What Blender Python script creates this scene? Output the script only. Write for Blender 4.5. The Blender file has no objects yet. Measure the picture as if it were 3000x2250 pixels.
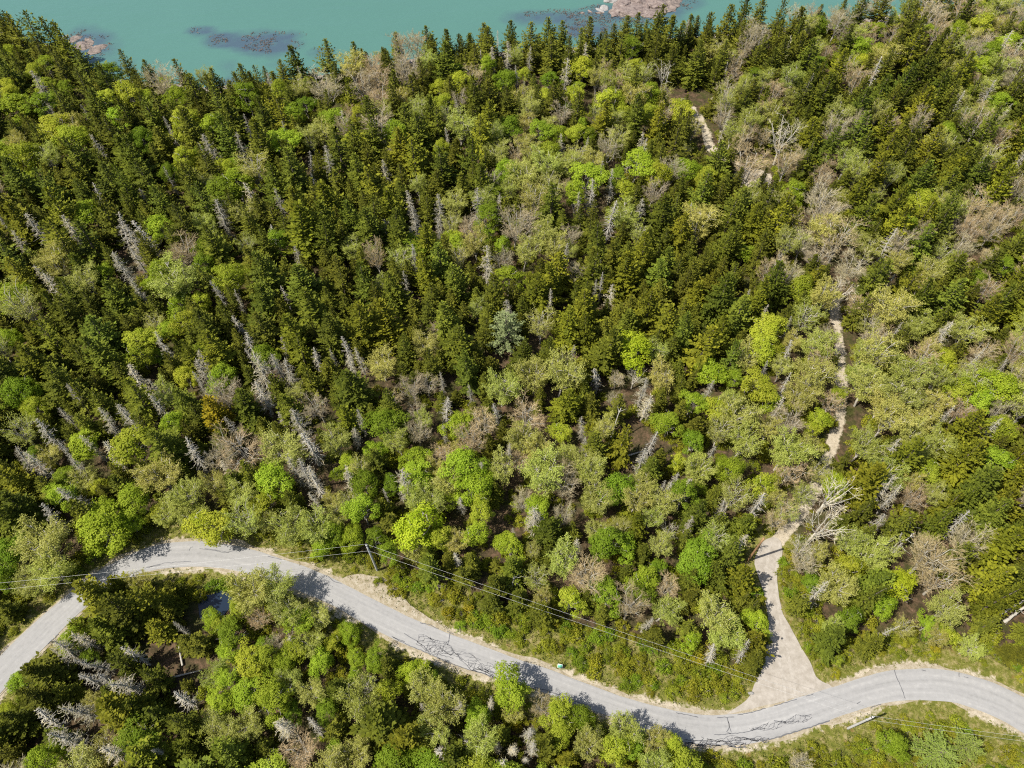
import bpy, math, random
import numpy as np
from mathutils import Vector
R_ = math.radians
rng = np.random.default_rng(11)
random.seed(11)
scene = bpy.context.scene
COL = scene.collection

# ------------------------------------------------------------------ camera, sky, sun, exposure
PITCH, FPX, CAM_H = 55.5, 2120.0, 120.0
cam_d = bpy.data.cameras.new('drone_camera')
cam = bpy.data.objects.new('drone_camera', cam_d)
COL.objects.link(cam)
cam.location = (0, 0, CAM_H)
cam.rotation_euler = (R_(90 - PITCH), 0, 0)
cam_d.sensor_width = 36.0
cam_d.lens = 36.0 * FPX / 3000.0
cam_d.clip_start = 1.0
cam_d.clip_end = 20000.0
scene.camera = cam

SUN_EL, SUN_AZ = 55.0, math.atan2(-0.95, -0.31)          # azimuth clockwise from +Y of the direction towards the sun
world = bpy.data.worlds.new('World')
scene.world = world
world.use_nodes = True
wn = world.node_tree
wn.nodes.clear()
sky = wn.nodes.new('ShaderNodeTexSky')
sky.sky_type = 'NISHITA'
sky.sun_disc = False
sky.sun_elevation = R_(SUN_EL)
sky.sun_rotation = SUN_AZ
sky.air_density = 1.0
sky.dust_density = 1.5
bg = wn.nodes.new('ShaderNodeBackground')
bg.inputs['Strength'].default_value = 0.10
wo = wn.nodes.new('ShaderNodeOutputWorld')
wn.links.new(sky.outputs[0], bg.inputs[0])
wn.links.new(bg.outputs[0], wo.inputs[0])

sun_d = bpy.data.lights.new('sun', 'SUN')
sun_d.energy = 5.0
sun_d.angle = R_(0.55)
sun_d.color = (1.0, 0.955, 0.88)
sun = bpy.data.objects.new('sun', sun_d)
COL.objects.link(sun)
sdir = Vector((math.sin(SUN_AZ) * math.cos(R_(SUN_EL)), math.cos(SUN_AZ) * math.cos(R_(SUN_EL)), math.sin(R_(SUN_EL))))
sun.rotation_euler = (-sdir).to_track_quat('-Z', 'Y').to_euler()
sun.location = (-60, -30, 160)

scene.view_settings.view_transform = 'Standard'
scene.view_settings.look = 'None'
scene.view_settings.gamma = 1.0
scene.view_settings.exposure = 0.80
scene.view_settings.use_curve_mapping = False
scene.render.engine = 'CYCLES'
scene.cycles.max_bounces = 5
scene.cycles.diffuse_bounces = 3
scene.cycles.glossy_bounces = 2
scene.cycles.transmission_bounces = 3
scene.cycles.transparent_max_bounces = 4
scene.cycles.use_denoising = False
scene.cycles.pixel_filter_type = 'BLACKMAN_HARRIS'
scene.cycles.filter_width = 1.15
scene.cycles.caustics_reflective = False
scene.cycles.caustics_refractive = False

# ------------------------------------------------------------------ projecting between the map of the photo and the ground
P_ = R_(PITCH)
FW = np.array([0, math.cos(P_), -math.sin(P_)])
UP = np.array([0, math.sin(P_), math.cos(P_)])


def at(x, y, z=0.0):
    """ground point (at height z) seen at photo pixel x, y of 3000x2250"""
    d = FW * FPX + np.array([1.0, 0, 0]) * (x - 1500.0) - UP * (y - 1125.0)
    t = (z - CAM_H) / d[2]
    return np.array([d[0] * t, d[1] * t, z])


def pr(P):
    q = np.asarray(P, float) - np.array([0, 0, CAM_H])
    z = q @ FW
    return 1500 + FPX * q[..., 0] / z, 1125 - FPX * (q @ UP) / z, z


def vnoise(x, y, s=1.0, seed=0):
    x = np.asarray(x, float) / s + seed * 17.13
    y = np.asarray(y, float) / s - seed * 9.71
    xi, yi = np.floor(x), np.floor(y)
    fx, fy = x - xi, y - yi
    fx, fy = fx * fx * (3 - 2 * fx), fy * fy * (3 - 2 * fy)

    def h(a, b):
        v = np.sin(a * 127.1 + b * 311.7) * 43758.5453
        return v - np.floor(v)
    return (h(xi, yi) * (1 - fx) + h(xi + 1, yi) * fx) * (1 - fy) + (h(xi, yi + 1) * (1 - fx) + h(xi + 1, yi + 1) * fx) * fy


def fbm(x, y, s=1.0, seed=0, n=4):
    t, a, r = 0, 1.0, 0
    for i in range(n):
        r = r + a * vnoise(x, y, s, seed + i)
        t += a
        a *= .5
        s *= .5
    return r / t


def seg_dist(px, py, line):
    """distance from points to a polyline"""
    best = np.full(np.shape(px), 1e9)
    for (x0, y0), (x1, y1) in zip(line[:-1], line[1:]):
        dx, dy = x1 - x0, y1 - y0
        l2 = dx * dx + dy * dy + 1e-9
        t = np.clip(((px - x0) * dx + (py - y0) * dy) / l2, 0, 1)
        best = np.minimum(best, np.hypot(px - x0 - t * dx, py - y0 - t * dy))
    return best


def inside(px, py, poly):
    r = np.zeros(np.shape(px), bool)
    n = len(poly)
    for i in range(n):
        x0, y0 = poly[i]
        x1, y1 = poly[(i + 1) % n]
        c = ((y0 > py) != (y1 > py)) & (px < (x1 - x0) * (py - y0) / (y1 - y0 + 1e-12) + x0)
        r = r ^ c
    return r


def smooth(a, b, x):
    t = np.clip((x - a) / (b - a), 0, 1)
    return t * t * (3 - 2 * t)


def resample(pts, step):
    pts = np.asarray(pts, float)
    d = np.r_[0, np.cumsum(np.linalg.norm(np.diff(pts, axis=0), axis=1))]
    n = max(2, int(d[-1] / step) + 1)
    s = np.linspace(0, d[-1], n)
    # Catmull-like smoothing through a dense cubic on the chord parameter
    out = np.stack([np.interp(s, d, pts[:, k]) for k in range(pts.shape[1])], 1)
    for _ in range(6):
        out[1:-1] = (out[:-2] + 2 * out[1:-1] + out[2:]) / 4
    return out


# ------------------------------------------------------------------ the map of the place (photo pixels -> metres)
FAR = [(-130, 2050), (0, 1923), (113, 1812), (217, 1726), (271, 1681), (344, 1640), (429, 1602), (506, 1586), (601, 1585), (701, 1599), (778, 1620),
       (859, 1649), (949, 1681), (1000, 1703), (1090, 1753), (1181, 1803), (1271, 1839), (1325, 1857), (1452, 1909), (1565, 1945),
       (1678, 1990), (1814, 2040), (1949, 2076), (2000, 2092), (2090, 2101), (2181, 2092), (2271, 2067), (2362, 2038), (2452, 2009),
       (2542, 1977), (2619, 1960), (2701, 1954), (2791, 1963), (2882, 1988), (3000, 2038), (3200, 2160)]
NEAR = [(-90, 2140), (0, 2029), (45, 1979), (108, 1916), (149, 1880), (199, 1829), (271, 1752), (344, 1708), (398, 1681), (475, 1663), (542, 1657), (633, 1660),
        (723, 1678), (800, 1700), (904, 1740), (1000, 1786), (1131, 1864), (1244, 1911), (1316, 1945), (1452, 1986), (1570, 2016), (1678, 2063),
        (1780, 2095), (1880, 2132), (2000, 2176), (2068, 2192), (2181, 2187), (2294, 2158), (2407, 2119), (2542, 2070), (2651, 2048),
        (2732, 2047), (2814, 2058), (2904, 2090), (3000, 2142), (3150, 2260)]
DRIVE = [(2120, 2098), (2199, 2045), (2212, 2002), (2236, 1952), (2246, 1907), (2256, 1844), (2244, 1771), (2226, 1690), (2204, 1645), (2221, 1600),
         (2246, 1572), (2290, 1574), (2296, 1613), (2276, 1672), (2280, 1744), (2294, 1798), (2325, 1857), (2357, 1916), (2384, 1957), (2396, 2000), (2452, 2012)]
TRACK = [(2268, 1600), (2310, 1545), (2353, 1496), (2407, 1405), (2430, 1325), (2462, 1225), (2468, 1130), (2464, 1044), (2456, 960), (2440, 880),
         (2400, 800), (2352, 723), (2300, 620), (2235, 530), (2150, 480), (2080, 440), (2066, 370), (2020, 310)]
CLEAR = [(2068, 405, 2.5, 8.5), (2205, 520, 4.6, 3.6), (2000, 292, 9, 4.5), (1880, 1310, 4, 2.6), (1320, 1125, 2, 1.6), (1610, 1265, 1.6, 2.2), (525, 1965, 3.5, 2.2), (1450, 1570, 1.2, 3.5)]
SHORE = [(-400, 70), (0, 95), (180, 150), (330, 236), (600, 262), (850, 236), (1000, 214), (1250, 168), (1600, 150), (2000, 112), (2300, 82), (2700, 40), (3300, 5)]
WATER_Z = -2.4


def w2(p, z=0.0):
    return at(p[0], p[1], z)[:2]


far_w = resample([w2(p) for p in FAR], 1.0)
near_w = resample([w2(p) for p in NEAR], 1.0)
n_r = max(len(far_w), len(near_w))
# pair the two edges by walking the far edge and taking the nearest near-edge point, kept monotone
mid_a = resample(far_w, 1.2)
idx = []
k0 = 0
for p in mid_a:
    d = np.linalg.norm(near_w[k0:k0 + 14] - p, axis=1)
    k0 += int(d.argmin())
    idx.append(k0)
near_p = near_w[idx]
for _ in range(10):
    near_p[1:-1] = (near_p[:-2] + 2 * near_p[1:-1] + near_p[2:]) / 4
ROAD_L, ROAD_R = mid_a, near_p
ROAD_C = (ROAD_L + ROAD_R) / 2
ROAD_POLY = np.vstack([ROAD_L, ROAD_R[::-1]])
DRIVE_W = np.array([w2(p) for p in DRIVE])
TRACK_W = resample([w2(p) for p in TRACK], 1.0)
CLEAR_W = [(*w2((c[0], c[1])), c[2], c[3]) for c in CLEAR]
_sh = np.array([w2(p, WATER_Z) for p in SHORE])
_o = np.argsort(_sh[:, 0])
SHX, SHY = _sh[_o, 0], _sh[_o, 1]


def shore_y(x):
    return np.interp(x, SHX, SHY) + 2.5 * (fbm(x, x * 0 + 3, 14, 5) - .5)


POND = w2((633, 1768))


def clear_dist(x, y):
    """metres outside any cleared sandy or bare ground (negative inside)"""
    d = np.full(np.shape(x), 1e9)
    for cx, cy, rx, ry in CLEAR_W:
        d = np.minimum(d, (np.hypot((x - cx) / rx, (y - cy) / ry) - 1) * min(rx, ry))
    return d


def road_dist(x, y):
    d = np.minimum(seg_dist(x, y, ROAD_L[::3]), seg_dist(x, y, ROAD_R[::3]))
    return np.where(inside(x, y, ROAD_POLY), -d, d)


def drive_dist(x, y):
    d = seg_dist(x, y, np.vstack([DRIVE_W, DRIVE_W[:1]]))
    return np.where(inside(x, y, DRIVE_W), -d, d)


def track_dist(x, y):
    return seg_dist(x, y, TRACK_W[::3]) - .95


def ground_z(x, y, flat=None):
    x, y = np.asarray(x, float), np.asarray(y, float)
    sy = shore_y(np.clip(x, -330, 330)) 
    u = sy - y
    h = -0.35 + 0.7 * (fbm(x, y, 18, 2) - .5)
    h = np.minimum(h, -0.06)
    z = np.where(u > 14, h, h + (WATER_Z + 0.1 - h) * smooth(14, 0, u))
    z = np.where(u < 0, WATER_Z + 0.1 + u * 0.16, z)
    z = np.maximum(z, -9)
    if flat is not None:
        z = np.where(u > 14, z * smooth(0.5, 7, flat) - 0.06 * (1 - smooth(.5, 7, flat)), z)
    return z


# ------------------------------------------------------------------ mesh helpers
def new_mesh(name, verts, faces, mats, attrs=None, fmat=None, smooth_=False):
    me = bpy.data.meshes.new(name)
    verts = np.asarray(verts, np.float32)
    if isinstance(faces, np.ndarray):
        nv = faces.shape[1]
        me.vertices.add(len(verts))
        me.vertices.foreach_set('co', verts.ravel())
        me.loops.add(faces.size)
        me.loops.foreach_set('vertex_index', faces.astype(np.int32).ravel())
        me.polygons.add(len(faces))
        me.polygons.foreach_set('loop_start', np.arange(0, faces.size, nv, dtype=np.int32))
        me.polygons.foreach_set('loop_total', np.full(len(faces), nv, np.int32))
        me.update(calc_edges=True)
    else:
        me.from_pydata([tuple(map(float, v)) for v in verts], [], faces)
        me.update()
    for m in (mats if isinstance(mats, (list, tuple)) else [mats]):
        me.materials.append(m)
    for k, v in (attrs or {}).items():
        a = me.attributes.new(k, 'FLOAT', 'POINT')
        a.data.foreach_set('value', np.asarray(v, np.float32))
    if fmat is not None:
        me.polygons.foreach_set('material_index', np.asarray(fmat, np.int32))
    if smooth_:
        me.polygons.foreach_set('use_smooth', np.ones(len(me.polygons), bool))
    return me


def obj(name, me, parent=None, kind=None, label=None, cat=None, group=None, loc=None):
    o = bpy.data.objects.new(name, me)
    COL.objects.link(o)
    if parent is not None:
        o.parent = parent
    if loc is not None:
        o.location = loc
    for k, v in (('kind', kind), ('label', label), ('category', cat), ('group', group)):
        if v:
            o[k] = v
    return o


class Geo:
    """collects triangles with a random tone per piece"""

    def __init__(s):
        s.v, s.f, s.t, s.n = [], [], [], 0

    def add(s, v, f, t):
        s.v.append(np.asarray(v, np.float32))
        s.f.append(np.asarray(f, np.int64) + s.n)
        s.t.append(np.asarray(t, np.float32))
        s.n += len(v)

    def kites(s, base, d, nrm, length, width, fold=0.15, tone=None):
        """folded leaf shapes: base points, directions, up normals"""
        base = np.asarray(base, float).reshape(-1, 3)
        n = len(base)
        if n == 0:
            return
        d = d / (np.linalg.norm(d, axis=1, keepdims=True) + 1e-9)
        side = np.cross(d, nrm)
        side /= np.linalg.norm(side, axis=1, keepdims=True) + 1e-9
        up = np.cross(side, d)
        L = np.broadcast_to(np.asarray(length, float), (n,))[:, None]
        W = np.broadcast_to(np.asarray(width, float), (n,))[:, None]
        m = base + d * L * .5
        v = np.stack([base, m + side * W * .5 - up * W * fold, base + d * L, m - side * W * .5 - up * W * fold], 1).reshape(-1, 3)
        i = np.arange(n)[:, None] * 4
        f = np.concatenate([i + np.array([[0, 1, 2]]), i + np.array([[0, 2, 3]])], 0)
        t = rng.random(n) if tone is None else np.broadcast_to(tone, (n,))
        s.add(v, f, np.repeat(t, 4))

    def tube(s, pts, rad, sides=5, tone=.5):
        pts = np.asarray(pts, float)
        n = len(pts)
        rad = np.broadcast_to(np.asarray(rad, float), (n,))
        tg = np.gradient(pts, axis=0)
        tg /= np.linalg.norm(tg, axis=1, keepdims=True) + 1e-9
        ref = np.where(np.abs(tg[:, 2:3]) > .9, np.array([[1.0, 0, 0]]), np.array([[0, 0, 1.0]]))
        a = np.cross(tg, ref)
        a /= np.linalg.norm(a, axis=1, keepdims=True) + 1e-9
        b = np.cross(tg, a)
        th = np.linspace(0, 2 * np.pi, sides, endpoint=False)
        v = pts[:, None] + rad[:, None, None] * (a[:, None] * np.cos(th)[None, :, None] + b[:, None] * np.sin(th)[None, :, None])
        v = v.reshape(-1, 3)
        f = []
        for i in range(n - 1):
            for k in range(sides):
                p, q = i * sides + k, i * sides + (k + 1) % sides
                f += [(p, q, q + sides), (p, q + sides, p + sides)]
        e = (n - 1) * sides
        for k in range(1, sides - 1):
            f += [(e, e + k, e + k + 1)]
        s.add(v, np.array(f), np.full(len(v), tone))

    def mesh(s, name, mat, smooth_=False):
        v, f, t = np.concatenate(s.v), np.concatenate(s.f), np.concatenate(s.t)
        return new_mesh(name, v, f, mat, {'tone': t}, smooth_=smooth_)


# ------------------------------------------------------------------ materials
def mat_new(name):
    m = bpy.data.materials.new(name)
    m.use_nodes = True
    nt = m.node_tree
    nt.nodes.clear()
    out = nt.nodes.new('ShaderNodeOutputMaterial')
    return m, nt, out


def N(nt, t, **kw):
    n = nt.nodes.new(t)
    for k, v in kw.items():
        if k.startswith('i_'):
            n.inputs[k[2:].replace('_', ' ')].default_value = v
        else:
            setattr(n, k, v)
    return n


def mixc(nt, a, b, fac, mode='MIX'):
    n = nt.nodes.new('ShaderNodeMix')
    n.data_type = 'RGBA'
    n.blend_type = mode
    for sock, val in ((n.inputs[0], fac), (n.inputs[6], a), (n.inputs[7], b)):
        if isinstance(val, (int, float)):
            sock.default_value = val
        elif isinstance(val, tuple):
            sock.default_value = (*val, 1) if len(val) == 3 else val
        else:
            nt.links.new(val, sock)
    return n.outputs[2]


def math_(nt, op, a, b=0.0, c=0.0):
    n = nt.nodes.new('ShaderNodeMath')
    n.operation = op
    for s_, v in zip(n.inputs, (a, b, c)):
        if isinstance(v, (int, float)):
            s_.default_value = v
        else:
            nt.links.new(v, s_)
    return n.outputs[0]


def ramp(nt, fac, stops):
    r = nt.nodes.new('ShaderNodeValToRGB')
    while len(r.color_ramp.elements) < len(stops):
        r.color_ramp.elements.new(0.5)
    for e, (p, c) in zip(r.color_ramp.elements, stops):
        e.position = p
        e.color = (*c, 1) if len(c) == 3 else c
    nt.links.new(fac, r.inputs[0])
    return r.outputs[0]


def foliage_mat(name, c_a, c_b, trans=0.3, rough=.7, hue=.03, val=.35, spec=.10):
    m, nt, out = mat_new(name)
    at_ = N(nt, 'ShaderNodeAttribute', attribute_name='tone')
    oi = N(nt, 'ShaderNodeObjectInfo')
    c = mixc(nt, c_a, c_b, at_.outputs['Fac'])
    c = mixc(nt, c, oi.outputs['Color'], 1.0, 'MULTIPLY')
    hs = N(nt, 'ShaderNodeHueSaturation')
    nt.links.new(c, hs.inputs['Color'])
    nt.links.new(math_(nt, 'MULTIPLY_ADD', oi.outputs['Random'], hue * 2, .5 - hue), hs.inputs['Hue'])
    r2 = math_(nt, 'FRACT', math_(nt, 'MULTIPLY', oi.outputs['Random'], 7.31))
    nt.links.new(math_(nt, 'MULTIPLY_ADD', r2, val, 1 - val / 2), hs.inputs['Value'])
    pb = N(nt, 'ShaderNodeBsdfPrincipled')
    nt.links.new(hs.outputs[0], pb.inputs['Base Color'])
    pb.inputs['Roughness'].default_value = rough
    pb.inputs['Specular IOR Level'].default_value = spec
    tr = N(nt, 'ShaderNodeBsdfTranslucent')
    tc = mixc(nt, hs.outputs[0], (1.0, 1.0, .55), 1.0, 'MULTIPLY')
    nt.links.new(tc, tr.inputs[0])
    mx = N(nt, 'ShaderNodeMixShader')
    mx.inputs[0].default_value = trans
    nt.links.new(pb.outputs[0], mx.inputs[1])
    nt.links.new(tr.outputs[0], mx.inputs[2])
    nt.links.new(mx.outputs[0], out.inputs[0])
    return m


def bark_mat(name, c_a, c_b, scale=3.0):
    m, nt, out = mat_new(name)
    tc = N(nt, 'ShaderNodeTexCoord')
    nz = N(nt, 'ShaderNodeTexNoise')
    nz.inputs['Scale'].default_value = scale
    nz.inputs['Detail'].default_value = 5
    nt.links.new(tc.outputs['Object'], nz.inputs['Vector'])
    oi = N(nt, 'ShaderNodeObjectInfo')
    at_ = N(nt, 'ShaderNodeAttribute', attribute_name='tone')
    f = math_(nt, 'MULTIPLY_ADD', math_(nt, 'SUBTRACT', at_.outputs['Fac'], .5), .7, nz.outputs['Fac'])
    c = mixc(nt, c_a, c_b, f)
    c = mixc(nt, c, oi.outputs['Color'], 1.0, 'MULTIPLY')
    pb = N(nt, 'ShaderNodeBsdfPrincipled', i_Roughness=.85)
    pb.inputs['Specular IOR Level'].default_value = .2
    nt.links.new(c, pb.inputs['Base Color'])
    nt.links.new(pb.outputs[0], out.inputs[0])
    return m


M = {}
M['spruce'] = foliage_mat('spruce_needles', (.046, .056, .007), (.148, .154, .015), .25, hue=.012, val=.5)
M['leaf'] = foliage_mat('young_leaves', (.205, .268, .016), (.360, .410, .045), .48, hue=.010, val=.35)
M['bud'] = foliage_mat('opening_leaves', (.292, .304, .058), (.455, .452, .140), .45, hue=.008, val=.3)
M['pine'] = foliage_mat('pine_needles', (.190, .235, .085), (.330, .370, .165), .3, hue=.01, val=.15)
M['lichen'] = foliage_mat('lichen_twigs', (.27, .245, .155), (.50, .46, .325), .25, hue=.006, val=.4)
M['twig'] = foliage_mat('bare_twigs', (.28, .235, .140), (.47, .41, .26), .25, hue=.012, val=.35)
M['bush'] = foliage_mat('bush_leaves', (.120, .140, .009), (.300, .295, .026), .36, hue=.018, val=.45)
M['grass'] = foliage_mat('verge_blades', (.085, .112, .012), (.255, .240, .068), .25, hue=.0, val=.0)
M['bark'] = bark_mat('spruce_bark', (.07, .055, .042), (.17, .14, .115))
M['grey_wood'] = bark_mat('weathered_wood', (.22, .20, .165), (.42, .395, .335))
M['limb'] = bark_mat('pale_limbs', (.22, .195, .15), (.40, .37, .31))


def ground_mat():
    m, nt, out = mat_new('forest_floor')
    geo = N(nt, 'ShaderNodeNewGeometry')
    pos = geo.outputs['Position']

    def noise(s, d=6, r=.6):
        n = N(nt, 'ShaderNodeTexNoise')
        n.inputs['Scale'].default_value = s
        n.inputs['Detail'].default_value = d
        n.inputs['Roughness'].default_value = r
        nt.links.new(pos, n.inputs['Vector'])
        return n.outputs['Fac']
    n1, n2, n3 = noise(.22), noise(1.1, 8, .7), noise(5, 4, .7)
    floor = ramp(nt, n2, [(.32, (.025, .022, .010)), (.50, (.058, .042, .022)), (.62, (.105, .066, .040)), (.74, (.17, .115, .075))])
    moss = mixc(nt, floor, (.040, .048, .010), ramp(nt, n1, [(.48, (0, 0, 0)), (.62, (.75, .75, .75))]))
    verge = ramp(nt, n2, [(.30, (.060, .075, .010)), (.48, (.115, .115, .022)), (.60, (.195, .165, .065)), (.74, (.28, .23, .12))])
    verge = mixc(nt, verge, (.20, .095, .045), ramp(nt, noise(.5), [(.60, (0, 0, 0)), (.72, (.55, .55, .55))]))
    a_v = N(nt, 'ShaderNodeAttribute', attribute_name='verge')
    a_s = N(nt, 'ShaderNodeAttribute', attribute_name='sand')
    a_r = N(nt, 'ShaderNodeAttribute', attribute_name='beach')
    fv = math_(nt, 'SMOOTHSTEP' if False else 'MULTIPLY_ADD', math_(nt, 'SUBTRACT', n2, .5), 1.2, a_v.outputs['Fac'])
    c = mixc(nt, moss, verge, ramp(nt, fv, [(.38, (0, 0, 0)), (.62, (1, 1, 1))]))
    sand = ramp(nt, n2, [(.3, (.27, .225, .155)), (.6, (.37, .32, .24)), (.75, (.43, .38, .295))])
    sand = mixc(nt, sand, (.16, .13, .08), ramp(nt, n3, [(.55, (0, 0, 0)), (.7, (.6, .6, .6))]))
    fs = math_(nt, 'MULTIPLY_ADD', math_(nt, 'SUBTRACT', n2, .5), 1.1, a_s.outputs['Fac'])
    c = mixc(nt, c, sand, ramp(nt, fs, [(.40, (0, 0, 0)), (.60, (1, 1, 1))]))
    beach = ramp(nt, n2, [(.35, (.10, .085, .07)), (.6, (.30, .25, .21))])
    c = mixc(nt, c, beach, a_r.outputs['Fac'])
    pb = N(nt, 'ShaderNodeBsdfPrincipled', i_Roughness=.95)
    pb.inputs['Specular IOR Level'].default_value = .1
    nt.links.new(c, pb.inputs['Base Color'])
    bp = N(nt, 'ShaderNodeBump', i_Strength=.8, i_Distance=.25)
    nt.links.new(math_(nt, 'ADD', n2, math_(nt, 'MULTIPLY', n3, .4)), bp.inputs['Height'])
    nt.links.new(bp.outputs[0], pb.inputs['Normal'])
    nt.links.new(pb.outputs[0], out.inputs[0])
    return m


def sheet_mat(name, stops, scale=1.0, fine=9.0, streak=False, bump=.15, speck=None):
    m, nt, out = mat_new(name)
    geo = N(nt, 'ShaderNodeNewGeometry')
    n2 = N(nt, 'ShaderNodeTexNoise')
    n2.inputs['Scale'].default_value = scale
    n2.inputs['Detail'].default_value = 8
    n2.inputs['Roughness'].default_value = .65
    nt.links.new(geo.outputs['Position'], n2.inputs['Vector'])
    n3 = N(nt, 'ShaderNodeTexNoise')
    n3.inputs['Scale'].default_value = fine
    n3.inputs['Detail'].default_value = 4
    nt.links.new(geo.outputs['Position'], n3.inputs['Vector'])
    f = n2.outputs['Fac']
    if streak:
        u = N(nt, 'ShaderNodeAttribute', attribute_name='along')
        v = N(nt, 'ShaderNodeAttribute', attribute_name='across')
        cb = N(nt, 'ShaderNodeCombineXYZ')
        nt.links.new(math_(nt, 'MULTIPLY', u.outputs['Fac'], .06), cb.inputs[0])
        nt.links.new(math_(nt, 'MULTIPLY', v.outputs['Fac'], 7.0), cb.inputs[1])
        ns = N(nt, 'ShaderNodeTexNoise')
        ns.inputs['Scale'].default_value = 1.0
        ns.inputs['Detail'].default_value = 4
        nt.links.new(cb.outputs[0], ns.inputs['Vector'])
        f = math_(nt, 'MULTIPLY_ADD', ns.outputs['Fac'], .55, math_(nt, 'MULTIPLY', f, .45))
    c = ramp(nt, f, stops)
    if speck:
        c = mixc(nt, c, speck, ramp(nt, n3.outputs['Fac'], [(.56, (0, 0, 0)), (.68, (.7, .7, .7))]))
    pb = N(nt, 'ShaderNodeBsdfPrincipled', i_Roughness=.9)
    pb.inputs['Specular IOR Level'].default_value = .2
    nt.links.new(c, pb.inputs['Base Color'])
    bp = N(nt, 'ShaderNodeBump', i_Strength=bump, i_Distance=.06)
    nt.links.new(n3.outputs['Fac'], bp.inputs['Height'])
    nt.links.new(bp.outputs[0], pb.inputs['Normal'])
    nt.links.new(pb.outputs[0], out.inputs[0])
    return m


def plain(name, c, rough=.6, metal=0.0, noise=.15, scale=6.0):
    m, nt, out = mat_new(name)
    tc = N(nt, 'ShaderNodeTexCoord')
    nz = N(nt, 'ShaderNodeTexNoise')
    nz.inputs['Scale'].default_value = scale
    nz.inputs['Detail'].default_value = 5
    nt.links.new(tc.outputs['Object'], nz.inputs['Vector'])
    lo = tuple(x * (1 - noise * 2) for x in c)
    hi = tuple(min(1, x * (1 + noise * 2)) for x in c)
    pb = N(nt, 'ShaderNodeBsdfPrincipled', i_Roughness=rough, i_Metallic=metal)
    nt.links.new(mixc(nt, lo, hi, nz.outputs['Fac']), pb.inputs['Base Color'])
    nt.links.new(pb.outputs[0], out.inputs[0])
    return m


M['ground'] = ground_mat()
M['asphalt'] = sheet_mat('worn_asphalt', [(.30, (.185, .180, .171)), (.44, (.230, .224, .213)), (.56, (.254, .247, .234)), (.70, (.308, .298, .280))], 1.4, 14, True, .12)
M['gravel'] = sheet_mat('pale_gravel', [(.30, (.215, .188, .150)), (.5, (.275, .245, .203)), (.70, (.335, .302, .255))], .9, 11, False, .3)
M['shoulder'] = sheet_mat('sandy_shoulder', [(.30, (.18, .145, .085)), (.5, (.26, .22, .155)), (.70, (.34, .30, .235))], 1.2, 7, False, .4, (.12, .11, .035))
M['tar'] = plain('tar_sealant', (.085, .085, .088), .6, 0, .3)
def granite(name, a, b, c):
    m, nt, out = mat_new(name)
    geo = N(nt, 'ShaderNodeNewGeometry')
    n1 = N(nt, 'ShaderNodeTexNoise', i_Scale=.7, i_Detail=9.0, i_Roughness=.7)
    nt.links.new(geo.outputs['Position'], n1.inputs['Vector'])
    mp = N(nt, 'ShaderNodeMapping')
    mp.inputs['Scale'].default_value = (.5, 1.6, 1)
    mp.inputs['Rotation'].default_value = (0, 0, .4)
    nt.links.new(geo.outputs['Position'], mp.inputs['Vector'])
    vo = N(nt, 'ShaderNodeTexVoronoi', feature='DISTANCE_TO_EDGE', i_Scale=.55)
    nt.links.new(mp.outputs[0], vo.inputs['Vector'])
    col = ramp(nt, n1.outputs['Fac'], [(.34, c), (.46, a), (.62, b)])
    crack = math_(nt, 'MULTIPLY_ADD', n1.outputs['Fac'], .09, vo.outputs['Distance'])
    col = mixc(nt, c, col, ramp(nt, crack, [(.04, (0, 0, 0)), (.10, (1, 1, 1))]))
    pb = N(nt, 'ShaderNodeBsdfPrincipled', i_Roughness=.85)
    nt.links.new(col, pb.inputs['Base Color'])
    bp = N(nt, 'ShaderNodeBump', i_Strength=.8, i_Distance=.4)
    nt.links.new(crack, bp.inputs['Height'])
    nt.links.new(bp.outputs[0], pb.inputs['Normal'])
    nt.links.new(pb.outputs[0], out.inputs[0])
    return m


M['stone'] = granite('pink_granite', (.150, .112, .094), (.215, .175, .150), (.075, .055, .050))
M['white_stone'] = plain('pale_stone', (.22, .208, .19), .85, 0, .25, 2)
M['pole_wood'] = plain('silvered_pole', (.36, .345, .315), .85, 0, .15, 2)
M['brown_wood'] = plain('brown_pole_wood', (.22, .125, .055), .8, 0, .3, 1.5)
M['metal'] = plain('galvanised', (.45, .46, .47), .4, .7, .1)
M['dark_metal'] = plain('dark_fitting', (.06, .06, .065), .5, .3, .1)
M['wire'] = plain('bright_wire', (.60, .585, .54), .45, .2, .05)
M['sign_white'] = plain('sign_white', (.60, .64, .58), .5, 0, .05)
M['sign_green'] = plain('sign_green', (.10, .36, .24), .5, 0, .1)
M['weed'] = foliage_mat('rockweed', (.045, .040, .036), (.135, .105, .085), .1, hue=.0, val=.0)


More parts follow.
